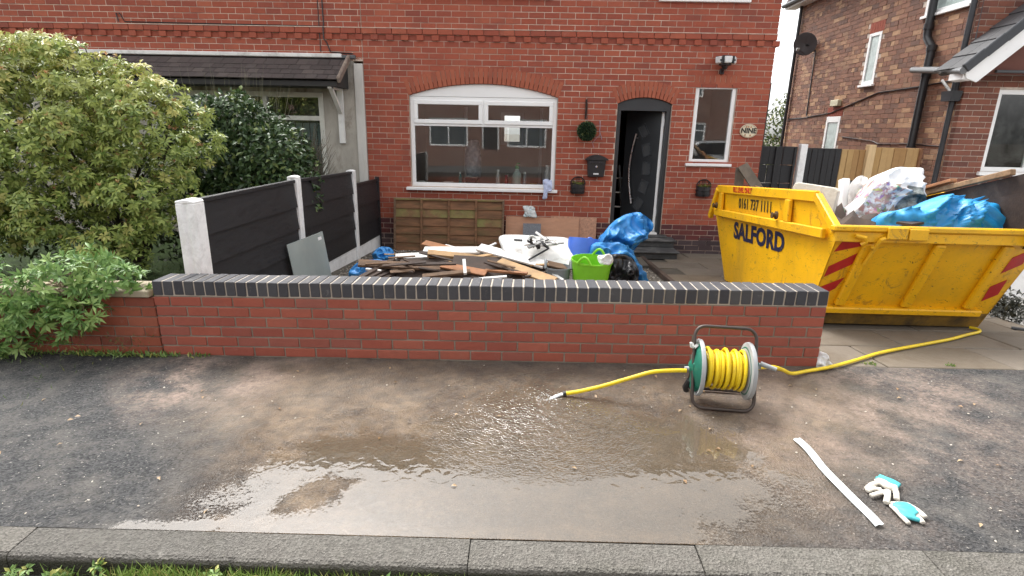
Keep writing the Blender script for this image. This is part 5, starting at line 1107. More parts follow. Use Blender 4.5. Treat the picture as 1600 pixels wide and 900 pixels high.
tag(sack([(-.55, -.05), (-.46, .10), (-.3, .08), (-.12, .2), (.1, .26), (.3, .22), (.52, .18), (.66, .06), (.72, -.12), (.4, -.16), (0, -.14), (-.4, -.14)], 'blue_sheet', bls, frame_T(U(1463, 352, 1.15), (1, .0, 0), (0, .35, .75)), .20, .075, 4.6, 21, 24, fine=.5), 'bright blue plastic sheet bulging over the front rim of the skip', 'plastic sheet')
tag(sack([(-.09, -.02), (-.04, .02), (.05, .035), (.1, .01), (.03, -.03)], 'white_bag', upvc_d, frame_T(U(1487, 326, 1.25), (1, 0, 0), (0, .6, 1)), .03, .05, 14, 2, 8), 'small white bag scrap on the blue sheet in the skip', 'bag')
tag(MB().prism([(-.02, .0), (.0, .04), (.05, .05), (.42, .03), (.46, .0), (.45, -.4), (.0, -.4)], 'z', -.022, .022, frame_T(U(1243, 292, 2.2), (.5, -.8, 0), (.12, 0, 1))).build('plasterboard', M('chalky_board', (.62, .58, .50), .9, .15, 6, .5, 40, dirt=(.33, .26, .17), damt=.6, dscale=6), bevel=.008), 'thick off-white slab leaning inside the left of the skip', 'slab')
tag(MB().bar(U(1319, 280, 2.1), U(1317, 330, 2.0), .09, .07, (1, 0, 0)).build('upvc_offcut', upvc, bevel=.005), 'white plastic frame offcut standing in the skip beside the slab', 'offcut')
tag(sack([(-.14, -.16), (-.12, .1), (.02, .2), (.12, .06), (.16, -.14)], 'white_sheet', white_p, frame_T(U(1346, 305, 2.0), (1, .2, 0), (0, .3, 1)), .03, .03, 8, 5, 8), 'torn white sheet between the frame offcut and the printed bag', 'sheet')
tag(sack([(-.16, -.2), (-.17, .12), (.0, .16), (.2, .12), (.22, -.2)], 'bin_bag', MATS['black_polythene'], frame_T(U(1340, 306, 2.35), (1, 0, 0), (0, .2, 1)), .1, .06, 7, 11, 8), 'black bin bag behind the white sheet in the skip', 'bag')
tag(MB().bar(U(1412, 350, .92), U(1432, 347, 1.0), .12, .02).build('tile_offcut', wood_dark), 'dark offcut lying at the front edge of the skip', 'offcut')
fp = thing('brown_fence_panel', 'dark brown board panel standing in the right of the skip', 'fence panel', (0, 0, 0))
pA, pB = Vector((6.66, 2.16, 1.04)), Vector((6.62, .70, 1.45)); dn = Vector((.05, -.1, -1)).normalized()
for i in range(4):
    a, b = pA + dn * (.03 + i * .15), pB + dn * (.03 + i * .15)
    T = frame_T(a, b - a, -dn); L = (b - a).length
    MB().add([(0, -.16, -.012), (L, -.16, -.012), (L, 0, 0), (0, 0, 0), (0, -.16, .002), (L, -.16, .002), (L, 0, .012), (0, 0, .012)], [(0, 3, 2, 1), (4, 5, 6, 7), (0, 1, 5, 4), (1, 2, 6, 5), (2, 3, 7, 6), (3, 0, 4, 7)], T).build('board', M('dark_brown_board', (.045, .03, .024), .8, .35, 7, .5, 50, dirt=(.10, .075, .06), damt=.6), fp)
MB().bar(pA + Vector((-.03, 0, .0)), pA.lerp(pB, .78) + Vector((-.03, 0, .0)), .045, .05).build('cap_rail', M('chewed_timber', (.25, .15, .08), .85, .4, 9, .7, 40, dirt=(.4, .3, .2), damt=.5), fp, bevel=.006)
MB().bar(pA + Vector((-.05, .05, .03)), pA.lerp(pB, .36) + Vector((-.05, 0, .055)), .06, .03).build('split_rail', wood_org, fp, bevel=.004)
pk_ = thing('broken_plank', 'grey broken planks poking up behind the far end of the skip', 'planks', (0, 0, 0))
MB().bar(U(1160, 258, 4.2), U(1187, 300, 4.0), .14, .03, (0, -1, .2)).build('plank', M('grey_plank', (.16, .13, .10), .85, .35, 6, .4), pk_); MB().bar(U(1157, 262, 4.25), U(1153, 300, 4.2), .12, .03, (0, -1, .2)).build('plank', MATS['grey_plank'], pk_); MB().bar(U(1172, 288, 4.1), U(1187, 294, 4.0), .03, .03).build('batten', wood_tan, pk_)
for q in pk_.children: pass
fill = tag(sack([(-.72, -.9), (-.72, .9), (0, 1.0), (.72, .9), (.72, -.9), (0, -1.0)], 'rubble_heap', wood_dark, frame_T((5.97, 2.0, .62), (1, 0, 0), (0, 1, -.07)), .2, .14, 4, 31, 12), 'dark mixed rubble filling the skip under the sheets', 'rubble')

# ================================================================== HOSE REEL
HR = thing('hose_reel', 'hose reel with green sides and yellow coiled hose on the wet pavement', 'hose reel', (3.84, -.55, S(3.84)), (0, 0, R(-7)))
tubm = M('brown_steel_tube', (.075, .06, .052), .42, .25, 6, .1, metallic=.5); flm = M('grey_plastic_flange', (.33, .34, .34), .45, .12, 7, .05); grn = M('bottle_green_plastic', (.012, .13, .085), .38, .15, 6, .05)
hosem = M('yellow_hose', (.80, .58, .015), .38, .12, 7, .05, dirt=(.35, .24, .05), damt=.5, dscale=14)
def rrect(w, z0, z1, y0, y1, r=.06, n=5):                 # rounded loop in a plane leaning back
    c = [(-w + r, z0 + r, 180), (w - r, z0 + r, 270), (w - r, z1 - r, 0), (-w + r, z1 - r, 90)]; pts = []
    for cx, cz, a0 in c:
        for i in range(n + 1):
            a = R(a0 + 90 * i / n); x, z = cx + r * math.cos(a), cz + r * math.sin(a); pts.append((x, y0 + (y1 - y0) * (z - z0) / (z1 - z0), z))
    return pts
MB().tube(rrect(.178, .012, .475, -.13, .03), .0105, 10, closed=True).build('tube_frame', tubm, HR, smooth=True)
MB().tube([(-.17, .0, .22), (-.172, .1, .06), (-.16, .135, .016), (.16, .135, .016), (.172, .1, .06), (.17, 0, .22)], .011, 8).build('rear_foot', tubm, HR, smooth=True)
TX = Matrix.Translation((0, -.02, .225)) @ Matrix.Rotation(R(90), 4, 'Y')
def flange(x, sgn):
    T = Matrix.Translation((x, -.02, .225)) @ Matrix.Rotation(R(90 * sgn), 4, 'Y')
    MB().lathe([(.06, .0), (.075, .012), (.150, .018), (.157, .028), (.170, .030), (.174, .022), (.171, .006), (.157, .003), (.11, -.006), (.06, -.008)], 40, T, caps=False).build('flange', flm, HR, smooth=True)
flange(-.125, -1); flange(.125, 1)
for sgn in (-1, 1):
    T = Matrix.Translation((sgn * .128, -.02, .225)) @ Matrix.Rotation(R(90 * sgn), 4, 'Y')
    MB().lathe([(.001, .075), (.03, .07), (.055, .05), (.125, .035), (.145, .012), (.145, -.004)], 28, T).build('side_cover', grn, HR, smooth=True)
    b = MB(); b.prism([(-.05, -.10), (.05, -.10), (.035, .08), (-.035, .08)], 'x', sgn * .165 - .018, sgn * .165 + .018, Matrix.Translation((0, -.04, .19))); b.build('side_bracket', grn, HR, bevel=.008)
MB().lathe([(.075, -.125), (.075, .125)], 24, TX).build('drum', M('drum_grey', (.3, .3, .3), .5), HR, smooth=True)
for lay_, (r_, n_) in enumerate(((.088, 11), (.108, 11))):
    pts = []
    for i in range(n_ * 26):
        a = 2 * math.pi * i / 26; t = i / (n_ * 26 - 1); x = -.108 + .216 * (t if lay_ == 0 else 1 - t) + .004 * math.sin(a * .37 + 1.3); rad = r_ + .006 * math.sin(a * .23) + (.010 * math.sin(a * .61) if lay_ else 0)
        pts.append((x, -.02 + rad * math.cos(a), .225 + rad * math.sin(a)))
    MB().tube(pts, .0105, 8).build('coiled_hose', hosem, HR, smooth=True)
MB().tube([(.17, -.03, .265), (.21, -.04, .27)], .02, 10).tube([(.2, -.05, .29), (.285, -.08, .272)], [.016, .013], 10).build('crank_handle', flm, HR, smooth=True)
MB().box(.168, .192, -.06, 0, .18, .30).build('crank_arm', grn, HR, bevel=.006)
MB().tube([(-.225, -.03, .215), (-.19, -.03, .215)], [.013, .016], 10).build('hose_connector', flm, HR, smooth=True); MB().tube([(-.195, -.03, .215), (-.17, -.03, .215)], .018, 10).build('yellow_coupling', hosem, HR, smooth=True)
MB().tube([(-.19, .0, .37), (-.165, -.01, .35)], [.012, .02], 8).tube([(-.175, -.01, .345), (-.2, -.03, .36), (-.205, -.03, .385)], .008, 6).build('wing_nut', upvc_d, HR, smooth=True)
MB().tube([(-.182, -.01, .13), (-.2, 0, .08), (-.19, .02, .05)], .02, 8).build('rubber_foot', satin, HR, smooth=True)
def catmull(P, n=10):
    P = [Vector(p) for p in P]; out = []
    for i in range(len(P) - 1):
        p0, p1, p2, p3 = P[max(i - 1, 0)], P[i], P[i + 1], P[min(i + 2, len(P) - 1)]
        for k in range(n):
            t = k / n; out.append(.5 * ((2 * p1) + (p2 - p0) * t + (2 * p0 - 5 * p1 + 4 * p2 - p3) * t * t + (3 * p1 - p0 - 3 * p2 + p3) * t ** 3))
    return out + [P[-1]]
hs1 = thing('hose', 'yellow hose running left from the reel to the puddle', 'hose', (0, 0, 0))
pl_ = catmull([(3.62, -.57, .222), (3.55, -.572, .222), (3.42, -.565, .205), (3.28, -.55, .15), (3.12, -.535, .085), (2.98, -.525, .04), (2.895, -.522, .022)])
MB().tube(pl_, .0125, 10).build('tube', hosem, hs1, smooth=True)
MB().tube([(2.905, -.523, .024), (2.885, -.521, .02)], .0145, 10).build('end_ring', satin, hs1, smooth=True)
hs2 = thing('hose', 'yellow hose running right from the reel round the wall to the skip', 'hose', (0, 0, 0))
zz = lambda x, y: G(x, y) + .016
pr = [(4.02, -.55, .235), (4.1, -.52, .238), (4.2, -.45, .21), (4.32, -.33, .14), (4.45, -.2, .06)] + [(x, y, zz(x, y) + .004) for x, y in ((4.6, -.11), (4.78, -.04), (4.95, .05), (5.12, .155), (5.32, .285), (5.53, .395), (5.75, .5), (5.97, .605), (6.2, .72), (6.42, .85), (6.60, .95), (6.66, 1.03), (6.64, 1.10))]
MB().tube(catmull(pr, 8), .0125, 10).build('tube', hosem, hs2, smooth=True)
# the running water at the hose end
wj = M('clear_water', (.62, .64, .64), .05, .3, 40, .3, 60, spec=.8)
jet = thing('water_jet', 'clear water running from the hose end onto the pavement', 'water')
MB().tube(catmull([(2.89, -.522, .02), (2.86, -.53, .014), (2.825, -.545, .004), (2.79, -.565, -.006)], 5), [.011] * 5 + [.013] * 6 + [.010] * 4 + [.004], 8, squash=.7).build('stream', wj, jet, smooth=True)
sp = MB(); rg3 = random.Random(5)
for i in range(60):
    a = rg3.uniform(math.pi * .75, math.pi * 1.55); r_ = abs(rg3.gauss(.06, .06)) + .01; x, y = 2.83 + r_ * math.cos(a), -.54 + r_ * .8 * math.sin(a); q = rg3.uniform(.0015, .004)
    sp.lathe([(.001, 0), (q, q * .3), (q * .8, q), (.001, q * 1.3)], 6, Matrix.Translation((x, y, S(x) - .003)))
stuff(sp.build('splash_drops', wj, jet))

# ================================================================== SMALL THINGS ON THE PAVEMENT
st_ = tag(None or MB().add([], []).build('metal_strip', M('galvanised_strip', (.50, .54, .54), .4, .1, 20, .1, 60, metallic=.2)), 'long pale metal strip lying on the pavement left of the gloves', 'strip')
mb = MB(); a = Vector((4.118, -.99, S(4.12) + .006)); b = Vector((4.145, -1.675, S(4.14) + .004)); n_ = 16
rows = []
for i in range(n_ + 1):
    t = i / n_; c = a.lerp(b, t) + Vector((.007 * math.sin(t * 9), 0, .003 * math.sin(t * 14) + .002)); w = .019
    rows.append([c + Vector((-w, -.004, .001)), c + Vector((-w * .2, 0, .007)), c + Vector((w * .5, .002, .004)), c + Vector((w, .004, .008))])
vs_ = []; fs_ = []
for r_ in rows: vs_ += [tuple(q) for q in r_] + [tuple(q - Vector((0, 0, .0025))) for q in r_]
for i in range(n_):
    o0, o1 = i * 8, (i + 1) * 8
    for k in range(3): fs_ += [(o0 + k, o0 + k + 1, o1 + k + 1, o1 + k), (o0 + 4 + k, o1 + 4 + k, o1 + 5 + k, o0 + 5 + k)]
    fs_ += [(o0, o1, o1 + 4, o0 + 4), (o0 + 3, o0 + 7, o1 + 7, o1 + 3)]
for o0 in (0, n_ * 8): fs_ += [(o0, o0 + 4, o0 + 5, o0 + 1), (o0 + 1, o0 + 5, o0 + 6, o0 + 2), (o0 + 2, o0 + 6, o0 + 7, o0 + 3)]
mm = st_.data.materials[0]; st_.data = MB().add(vs_, fs_).mesh('metal_strip', 0, True); st_.data.materials.append(mm)
# gloves
knit = M('off_white_knit', (.62, .58, .50), .95, .12, 25, .6, 220); teal = M('teal_rubber', (.07, .40, .43), .5, .25, 10, .2, 60)
def gpt(x, y): d = CW + CR * ((x - 800) / FPX) + CU * ((450 - y) / FPX); return CAM + d * ((S(4.35) - CAM.z) / d.z)
def gz_(x, y): return (1330 + x / 8.179, 730 + y / 8.179)      # positions measured on the pavement
def finger(mb, pts, r, sq=.8): mb.tube(catmull([Vector(gpt(*gz_(x, y))) + Vector((0, 0, h)) for x, y, h in pts], 5), r, 10, squash=sq)
g1 = thing('work_glove', 'off-white work glove lying palm down with teal cuff folded away', 'glove', gpt(1380, 768), group='work gloves on the pavement')
inv = Matrix.Translation(-g1.location)
mb = MB()
finger(mb, [(360, 235, .016), (260, 265, .020), (185, 312, .014)], .0125); finger(mb, [(380, 320, .014), (280, 305, .012), (200, 330, .010)], .0115); finger(mb, [(430, 345, .014), (330, 375, .016), (240, 390, .011)], .0115)
finger(mb, [(460, 340, .016), (455, 410, .018), (440, 485, .012)], .0135); finger(mb, [(540, 300, .016), (565, 370, .018), (575, 445, .012)], .013)
finger(mb, [(330, 215, .014), (400, 255, .02), (470, 300, .02), (560, 310, .014)], .021, .9); finger(mb, [(300, 205, .010), (400, 215, .014), (520, 265, .014), (590, 300, .010)], .014)
mb.v = [tuple(inv @ Vector(q)) for q in mb.v]; remeshed(mb, 'hand', .0035, knit, g1)
mb = MB(); finger(mb, [(310, 185, .012), (400, 205, .018), (500, 250, .018), (600, 290, .012)], .017); finger(mb, [(350, 140, .012), (440, 185, .015), (530, 220, .015), (620, 265, .012)], .013); mb.v = [tuple(inv @ Vector(q)) for q in mb.v]; remeshed(mb, 'cuff', .0035, teal, g1)
g2 = thing('work_glove', 'teal coated work glove lying closest to the kerb', 'glove', gpt(1418, 804), group='work gloves on the pavement')
inv = Matrix.Translation(-g2.location)
mb = MB(); finger(mb, [(500, 510, .010), (580, 600, .014), (660, 680, .012), (735, 745, .009)], .011); finger(mb, [(700, 500, .012), (820, 580, .016), (900, 640, .014), (945, 672, .010)], .0125); finger(mb, [(780, 600, .010), (860, 680, .012), (915, 738, .009)], .012); finger(mb, [(500, 495, .008), (600, 497, .010), (700, 498, .008)], .014)
mb.v = [tuple(inv @ Vector(q)) for q in mb.v]; remeshed(mb, 'hand', .0035, knit, g2)
mb = MB(); finger(mb, [(530, 520, .012), (620, 560, .02), (720, 590, .022), (830, 640, .016)], .020, .7); finger(mb, [(560, 530, .010), (640, 640, .016), (740, 680, .016), (870, 700, .010)], .014, .7); finger(mb, [(560, 510, .010), (700, 530, .016), (790, 590, .014)], .018, .7); finger(mb, [(600, 560, .012), (690, 610, .016), (800, 650, .014)], .02, .7); finger(mb, [(620, 590, .010), (700, 650, .014), (780, 670, .012)], .018, .7)
mb.v = [tuple(inv @ Vector(q)) for q in mb.v]; remeshed(mb, 'coating', .0035, teal, g2)
tag(sack([(-.06, -.03), (-.05, .05), (-.02, .075), (.02, .03), (.07, -.035), (.0, -.04)], 'rag', M('white_tissue', (.74, .74, .73), .9, .08, 9, .2), frame_T((4.775, .02, S(4.77) + .035), (1, .1, 0), (0, .3, 1)), .03, .03, 16, 7, 8), 'crumpled white rag on the ground at the right end of the wall', 'rag')
# ================================================================== PLANTS
def rosettes(centers, normals, nl, ln, wd, spread=(35, 95), rng=NR):
    """whorls of leaves: returns pos, dir, up"""
    n = len(centers); c = np.repeat(centers, nl, 0); nm = np.repeat(normals, nl, 0)
    a = np.tile(np.arange(nl) * 2.39996, n) + np.repeat(rng.uniform(0, 6.28, n), nl)
    t = np.where(np.abs(nm[:, 2:3]) < .9, np.array([[0, 0, 1.]]), np.array([[1., 0, 0]])); e1 = np.cross(nm, t); e1 /= np.linalg.norm(e1, axis=1)[:, None]; e2 = np.cross(nm, e1)
    th = np.radians(rng.uniform(spread[0], spread[1], len(c)))
    rad = np.cos(a)[:, None] * e1 + np.sin(a)[:, None] * e2
    d = nm * np.cos(th)[:, None] + rad * np.sin(th)[:, None]
    up = nm * np.sin(th)[:, None] - rad * np.cos(th)[:, None]
    return c + d * .004, d, up
def lumpy(lumps, n, seed, jitter=.12, shell=(.78, 1.04)):
    rng = np.random.default_rng(seed); L = np.array(lumps, float); w = (L[:, 3] * L[:, 5]) ; w /= w.sum(); k = rng.choice(len(L), n, p=w)
    d = rng.normal(0, 1, (n, 3)); d[:, 1] -= .35; d /= np.linalg.norm(d, axis=1)[:, None]
    r = rng.uniform(*shell, n)[:, None]; P = L[k, :3] + d * L[k, 3:6] * r
    ins = np.zeros(n, bool)
    for l in L: ins |= (((P - l[:3]) / l[3:6]) ** 2).sum(1) < .42
    return P[~ins], d[~ins]
def branches(parent, base, tips, mat, r0=.03, name='branch'):
    mb = MB(); rg_ = random.Random(3)
    for t in tips:
        b = Vector(base); t = Vector(t); m1 = b.lerp(t, .35) + Vector((rg_.uniform(-.1, .1), rg_.uniform(-.1, .1), .12)); m2 = b.lerp(t, .7) + Vector((rg_.uniform(-.08, .08), rg_.uniform(-.08, .08), .08))
        mb.tube(catmull([b, m1, m2, t], 4), [r0 * (1 - .075 * i) for i in range(13)], 6)
    mb.build(name, mat, parent, smooth=True)
bark = M('dark_bark', (.05, .038, .028), .9, .4, 8, .6, 40)
def unit(a): return a / np.linalg.norm(a, axis=1)[:, None]
# big variegated shrub
B1 = thing('shrub', 'large yellow green shrub with whorled leaves filling the left neighbour garden', 'shrub', (-1.7, 2.3, .0))
lumps = [(-2.45, 2.2, 1.75, .75, .7, .5), (-1.75, 2.0, 2.0, .55, .6, .42), (-1.25, 2.1, 1.75, .55, .55, .45), (-.95, 2.0, 1.5, .45, .5, .45), (-1.05, 1.9, 1.1, .45, .5, .42), (-1.8, 1.7, 1.5, .7, .5, .5), (-2.6, 1.8, 1.2, .65, .5, .5), (-1.7, 1.6, 1.05, .55, .4, .38), (-3.1, 2.2, 1.9, .6, .6, .5), (-1.1, 1.65, .80, .33, .3, .30), (-1.25, 1.5, .52, .24, .2, .22), (-2.55, 1.7, .75, .45, .35, .35), (-3.3, 1.9, 1.2, .6, .6, .6), (-2.0, 2.2, 2.1, .35, .4, .25), (-3.0, 2.0, 2.2, .4, .4, .2), (-1.75, 2.05, 2.36, .18, .2, .14), (-1.2, 2.0, 1.95, .5, .5, .3), (-.85, 1.95, 1.72, .36, .4, .25), (-2.3, 2.0, 2.12, .4, .4, .25)]
big = lumps; sub_ = []; Pb, Nb = lumpy(lumps, 270, 55, shell=(.82, 1.0))
for p_, n_ in zip(Pb, Nb): q_ = NR.uniform(.15, .27); sub_.append((p_[0], p_[1], p_[2], q_, q_, q_ * NR.uniform(.5, .7)))
P, Nn = lumpy(sub_, 6400, 56, shell=(.75, 1.08)); Nn[:, 2] = np.abs(Nn[:, 2]) * .7 + Nn[:, 2] * .3
nz = unit(Nn + np.array([0, -.35, .75]) + NR.normal(0, .25, Nn.shape))
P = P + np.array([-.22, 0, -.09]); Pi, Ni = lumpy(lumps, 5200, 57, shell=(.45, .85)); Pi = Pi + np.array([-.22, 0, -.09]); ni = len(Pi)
o = leaves('inner_foliage', leafmat('shrub_inner_shade_leaf', (.03, .045, .012), (.09, .11, .03)), Pi, unit(NR.normal(0, 1, (ni, 3))), unit(Ni + NR.normal(0, .5, (ni, 3))), .075, .024); o.parent = B1; o.matrix_parent_inverse = Matrix.Translation((1.7, -2.3, 0))  # leaf colour darkened to stand in for shade inside the shrub
pos, dr, up = rosettes(P, nz, 10, .07, .02, (40, 105))
hgt = np.repeat(P[:, 2], 10); rr_ = np.repeat(NR.uniform(0, 1, len(P)), 10)
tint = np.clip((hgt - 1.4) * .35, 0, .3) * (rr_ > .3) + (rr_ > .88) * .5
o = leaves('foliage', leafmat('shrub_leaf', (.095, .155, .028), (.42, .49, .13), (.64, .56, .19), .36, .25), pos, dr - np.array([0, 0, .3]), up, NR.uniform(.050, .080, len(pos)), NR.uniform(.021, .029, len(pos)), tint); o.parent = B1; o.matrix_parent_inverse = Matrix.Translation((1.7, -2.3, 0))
k_ = P[NR.choice(len(P), 120)]; n2 = 420; Pp = P[NR.choice(len(P), n2)]; pos, dr, up = rosettes(Pp + np.array([0, -.02, .035]), unit(NR.normal(0, .3, (n2, 3)) + [0, -.2, 1]), 7, .04, .01, (15, 60))
sel = Pp[:, 2] > 1.3
o = leaves('new_shoots', leafmat('shoot_leaf', (.40, .30, .10), (.56, .38, .20), (.5, .2, .12), .45, .2), pos, dr, up, .042, .012, NR.uniform(0, 1, len(pos)) > .8); o.parent = B1; o.matrix_parent_inverse = Matrix.Translation((1.7, -2.3, 0))
branches(B1, (0, 0, .05), [Vector(l[:3]) - Vector((-1.7, 2.3, 0)) for l in lumps], bark)
# dark glossy shrub
B2 = thing('shrub', 'dark glossy evergreen shrub between the yellow shrub and the fence', 'shrub', (-.75, 3.1, -.05))
lumps = [(-.75, 3.2, 1.5, .5, .5, .38), (-.45, 3.0, 1.25, .45, .45, .38), (-1.0, 3.0, 1.2, .5, .5, .45), (-.15, 2.95, 1.0, .3, .35, .3), (-.6, 2.85, .85, .5, .4, .4), (-.05, 2.9, .78, .2, .3, .25), (-.95, 3.1, .6, .5, .4, .5), (-.4, 2.7, .55, .4, .3, .4), (-.9, 3.3, 1.85, .12, .15, .16), (-1.25, 3.1, 1.5, .42, .4, .42), (-.85, 3.1, 1.72, .36, .3, .24), (-.3, 3.0, 1.3, .36, .35, .32), (-1.5, 3.1, 1.1, .45, .4, .5)]
P, Nn = lumpy(lumps, 21000, 8, shell=(.55, 1.05)); n = len(P)
o = leaves('foliage', leafmat('camellia_leaf', (.018, .042, .015), (.075, .125, .042), (.20, .25, .08), .38, .12), P, unit(Nn * .6 + NR.normal(0, .7, (n, 3)) - [0, 0, .25]), unit(Nn + NR.normal(0, .45, (n, 3)) + [0, 0, .4]), NR.uniform(.06, .09, n), NR.uniform(.032, .045, n), (NR.uniform(0, 1, n) > .9) * .8); o.parent = B2; o.matrix_parent_inverse = Matrix.Translation((.75, -3.1, .05))
branches(B2, (0, 0, .05), [Vector(l[:3]) - Vector((-.75, 3.1, -.05)) for l in lumps], bark)
# low dark planting in the shade under them
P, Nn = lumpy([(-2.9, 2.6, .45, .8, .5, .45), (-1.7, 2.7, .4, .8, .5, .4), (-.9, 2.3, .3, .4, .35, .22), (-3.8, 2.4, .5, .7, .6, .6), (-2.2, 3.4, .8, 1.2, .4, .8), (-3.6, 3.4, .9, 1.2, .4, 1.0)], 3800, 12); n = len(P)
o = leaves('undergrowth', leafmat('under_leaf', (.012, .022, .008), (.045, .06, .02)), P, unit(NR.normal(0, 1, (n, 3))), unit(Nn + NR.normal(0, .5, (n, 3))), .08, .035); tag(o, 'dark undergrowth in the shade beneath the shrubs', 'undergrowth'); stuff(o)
# plant sprawling over the low wall
B3 = thing('sprawling_plant', 'fresh green leafy plant sprawling over the old orange wall', 'plant', (-.7, .1, .45))
lumps = [(-.95, .0, .42, .30, .24, .20), (-.62, -.02, .52, .24, .22, .16), (-.35, .05, .52, .22, .16, .11), (-1.15, -.05, .28, .22, .2, .2), (-.80, -.10, .34, .2, .14, .13), (-1.05, -.1, .13, .2, .13, .11), (-.45, -.1, .32, .12, .1, .12), (-1.35, 0, .5, .3, .25, .22), (-1.6, 0, .35, .3, .25, .28), (-.55, .12, .62, .2, .14, .10), (-.18, .06, .52, .12, .1, .07), (-.62, -.13, .2, .1, .08, .08)]
P, Nn = lumpy(lumps, 430, 15, shell=(.7, 1.1)); nz = unit(Nn + np.array([.1, -.5, .6]) + NR.normal(0, .3, Nn.shape))
pos, dr, up = rosettes(P, nz, 11, .1, .03, (25, 98))
o = leaves('foliage', leafmat('plant_leaf', (.07, .16, .035), (.24, .38, .11), (.40, .52, .17), .42, .22), pos, dr - np.array([0, 0, .18]), up, NR.uniform(.045, .09, len(pos)), NR.uniform(.017, .026, len(pos)), np.repeat(NR.uniform(0, 1, len(P)) > .7, 11) * .45); o.parent = B3; o.matrix_parent_inverse = Matrix.Translation((.7, -.1, -.45))
branches(B3, (0, 0, 0), [Vector(l[:3]) - Vector((-.7, .1, .45)) + Vector((0, -.05, -.08)) for l in lumps] + [Vector((.1 * i - .4, -.18, -.42)) for i in range(5)], M('dry_stem', (.22, .17, .10), .8, .3, 9, .2), .008, 'stem')
# wispy dry shrub in front of the neighbour's window
B4 = thing('wispy_shrub', 'fine grey twiggy shrub in front of the adjoining house window', 'shrub', (-.55, 4.35, -.25))
mb = MB(); rg4 = random.Random(8)
for i in range(1100):
    a = Vector((rg4.gauss(0, .07), rg4.gauss(0, .06), rg4.uniform(.3, 1.2))); L = rg4.uniform(.25, .75); d = Vector((rg4.gauss(0, .36), rg4.gauss(0, .3), 1)).normalized()
    b = a + d * L; c = a.lerp(b, .5) + Vector((rg4.gauss(0, .03), rg4.gauss(0, .03), 0)); mb.tube([a, c, b], [.0045, .0034, .002], 3, caps=False)
for i in range(12): mb.tube([(rg4.gauss(0, .05), rg4.gauss(0, .05), 0), (rg4.gauss(0, .06), rg4.gauss(0, .06), .6), (rg4.gauss(0, .1), rg4.gauss(0, .1), 1.2)], [.012, .009, .005], 5)
mb.build('twigs', M('grey_twig', (.13, .115, .085), .9, .4, 9, 0), B4)
B5 = thing('tall_grass_plant', 'tall thin pale stems rising in front of the tiled canopy', 'plant', (-1.7, 4.3, -.2)); mb = MB()
for i in range(60):
    x = rg4.uniform(-.9, 1.0); h = rg4.uniform(2.1, 2.62); t = rg4.gauss(0, .12); mb.tube([(x * .5, rg4.gauss(0, .08), 0), (x * .8 + t * .4, 0, h * .6), (x + t, 0, h)], [.004, .003, .0012], 3, caps=False)
mb.build('stems', M('straw_stem', (.20, .19, .13), .9, .3, 9, 0), B5)
# tree seen in the gap between the houses
T1 = thing('tree', 'broad green tree behind the fence in the gap between the houses', 'tree', (12.4, 17, -.4))
MB().tube([(0, 0, 0), (.05, 0, 1.5), (-.05, .1, 3.0)], [.2, .16, .1], 10).build('trunk', bark, T1, smooth=True)
branches(T1, (0, 0, 1.6), [(-1, -.4, 2.6), (.9, .3, 2.8), (-.2, -.8, 3.2), (.3, .6, 3.4), (-1.3, .5, 2.0)], bark, .07)
P, Nn = lumpy([(-.9, 0, 2.2, 1.0, 1, .8), (.6, 0, 2.3, 1.1, 1, .9), (-.3, -.3, 3.0, .9, .9, .6), (.2, -.5, 1.6, 1.2, .9, .8), (-1.2, -.3, 1.4, .9, .8, .8), (.9, .2, 3.0, .6, .6, .4)], 6500, 18, shell=(.55, 1.08)); n = len(P)
leaves('crown', leafmat('tree_leaf', (.03, .055, .012), (.13, .17, .05), (.3, .3, .1)), P, unit(NR.normal(0, 1, (n, 3)) - [0, 0, .3]), unit(Nn + NR.normal(0, .5, (n, 3))), .13, .06, (NR.uniform(0, 1, n) > .85) * .8, T1)
# hedge cuttings lying at the far edge of the drive
n = 1500; P = np.stack([NR.uniform(7.25, 8.3, n), NR.uniform(1.3, 2.2, n), NR.gamma(2, .03, n) - .1], 1)
o = leaves('hedge_cuttings', leafmat('cut_leaf', (.012, .014, .010), (.05, .05, .035)), P, unit(NR.normal(0, 1, (n, 3))), unit(NR.normal(0, .5, (n, 3)) + [0, 0, 1]), .07, .03); tag(o, 'dark cuttings heaped beside the drive right of the skip', 'cuttings'); stuff(o)
cab = tag(MB().tube(catmull([(7.05, 1.15, -.03), (7.3, 1.0, -.02), (7.7, .95, -.02), (8.2, .9, -.03)], 6), .018, 8).build('cable', blackp, smooth=True), 'black cable lying on the drive beside the dark cuttings', 'cable')
lwn = thing('neighbour_wall', 'low white rendered wall beyond the drive on the right', 'wall', (0, 0, 0)); MB().box(8.1, 14, 2.6, 2.75, -.4, .38).build('wall_face', whitec, lwn); MB().box(8.08, 14, 2.57, 2.78, .38, .43).build('coping', cop_m, lwn, bevel=.008)
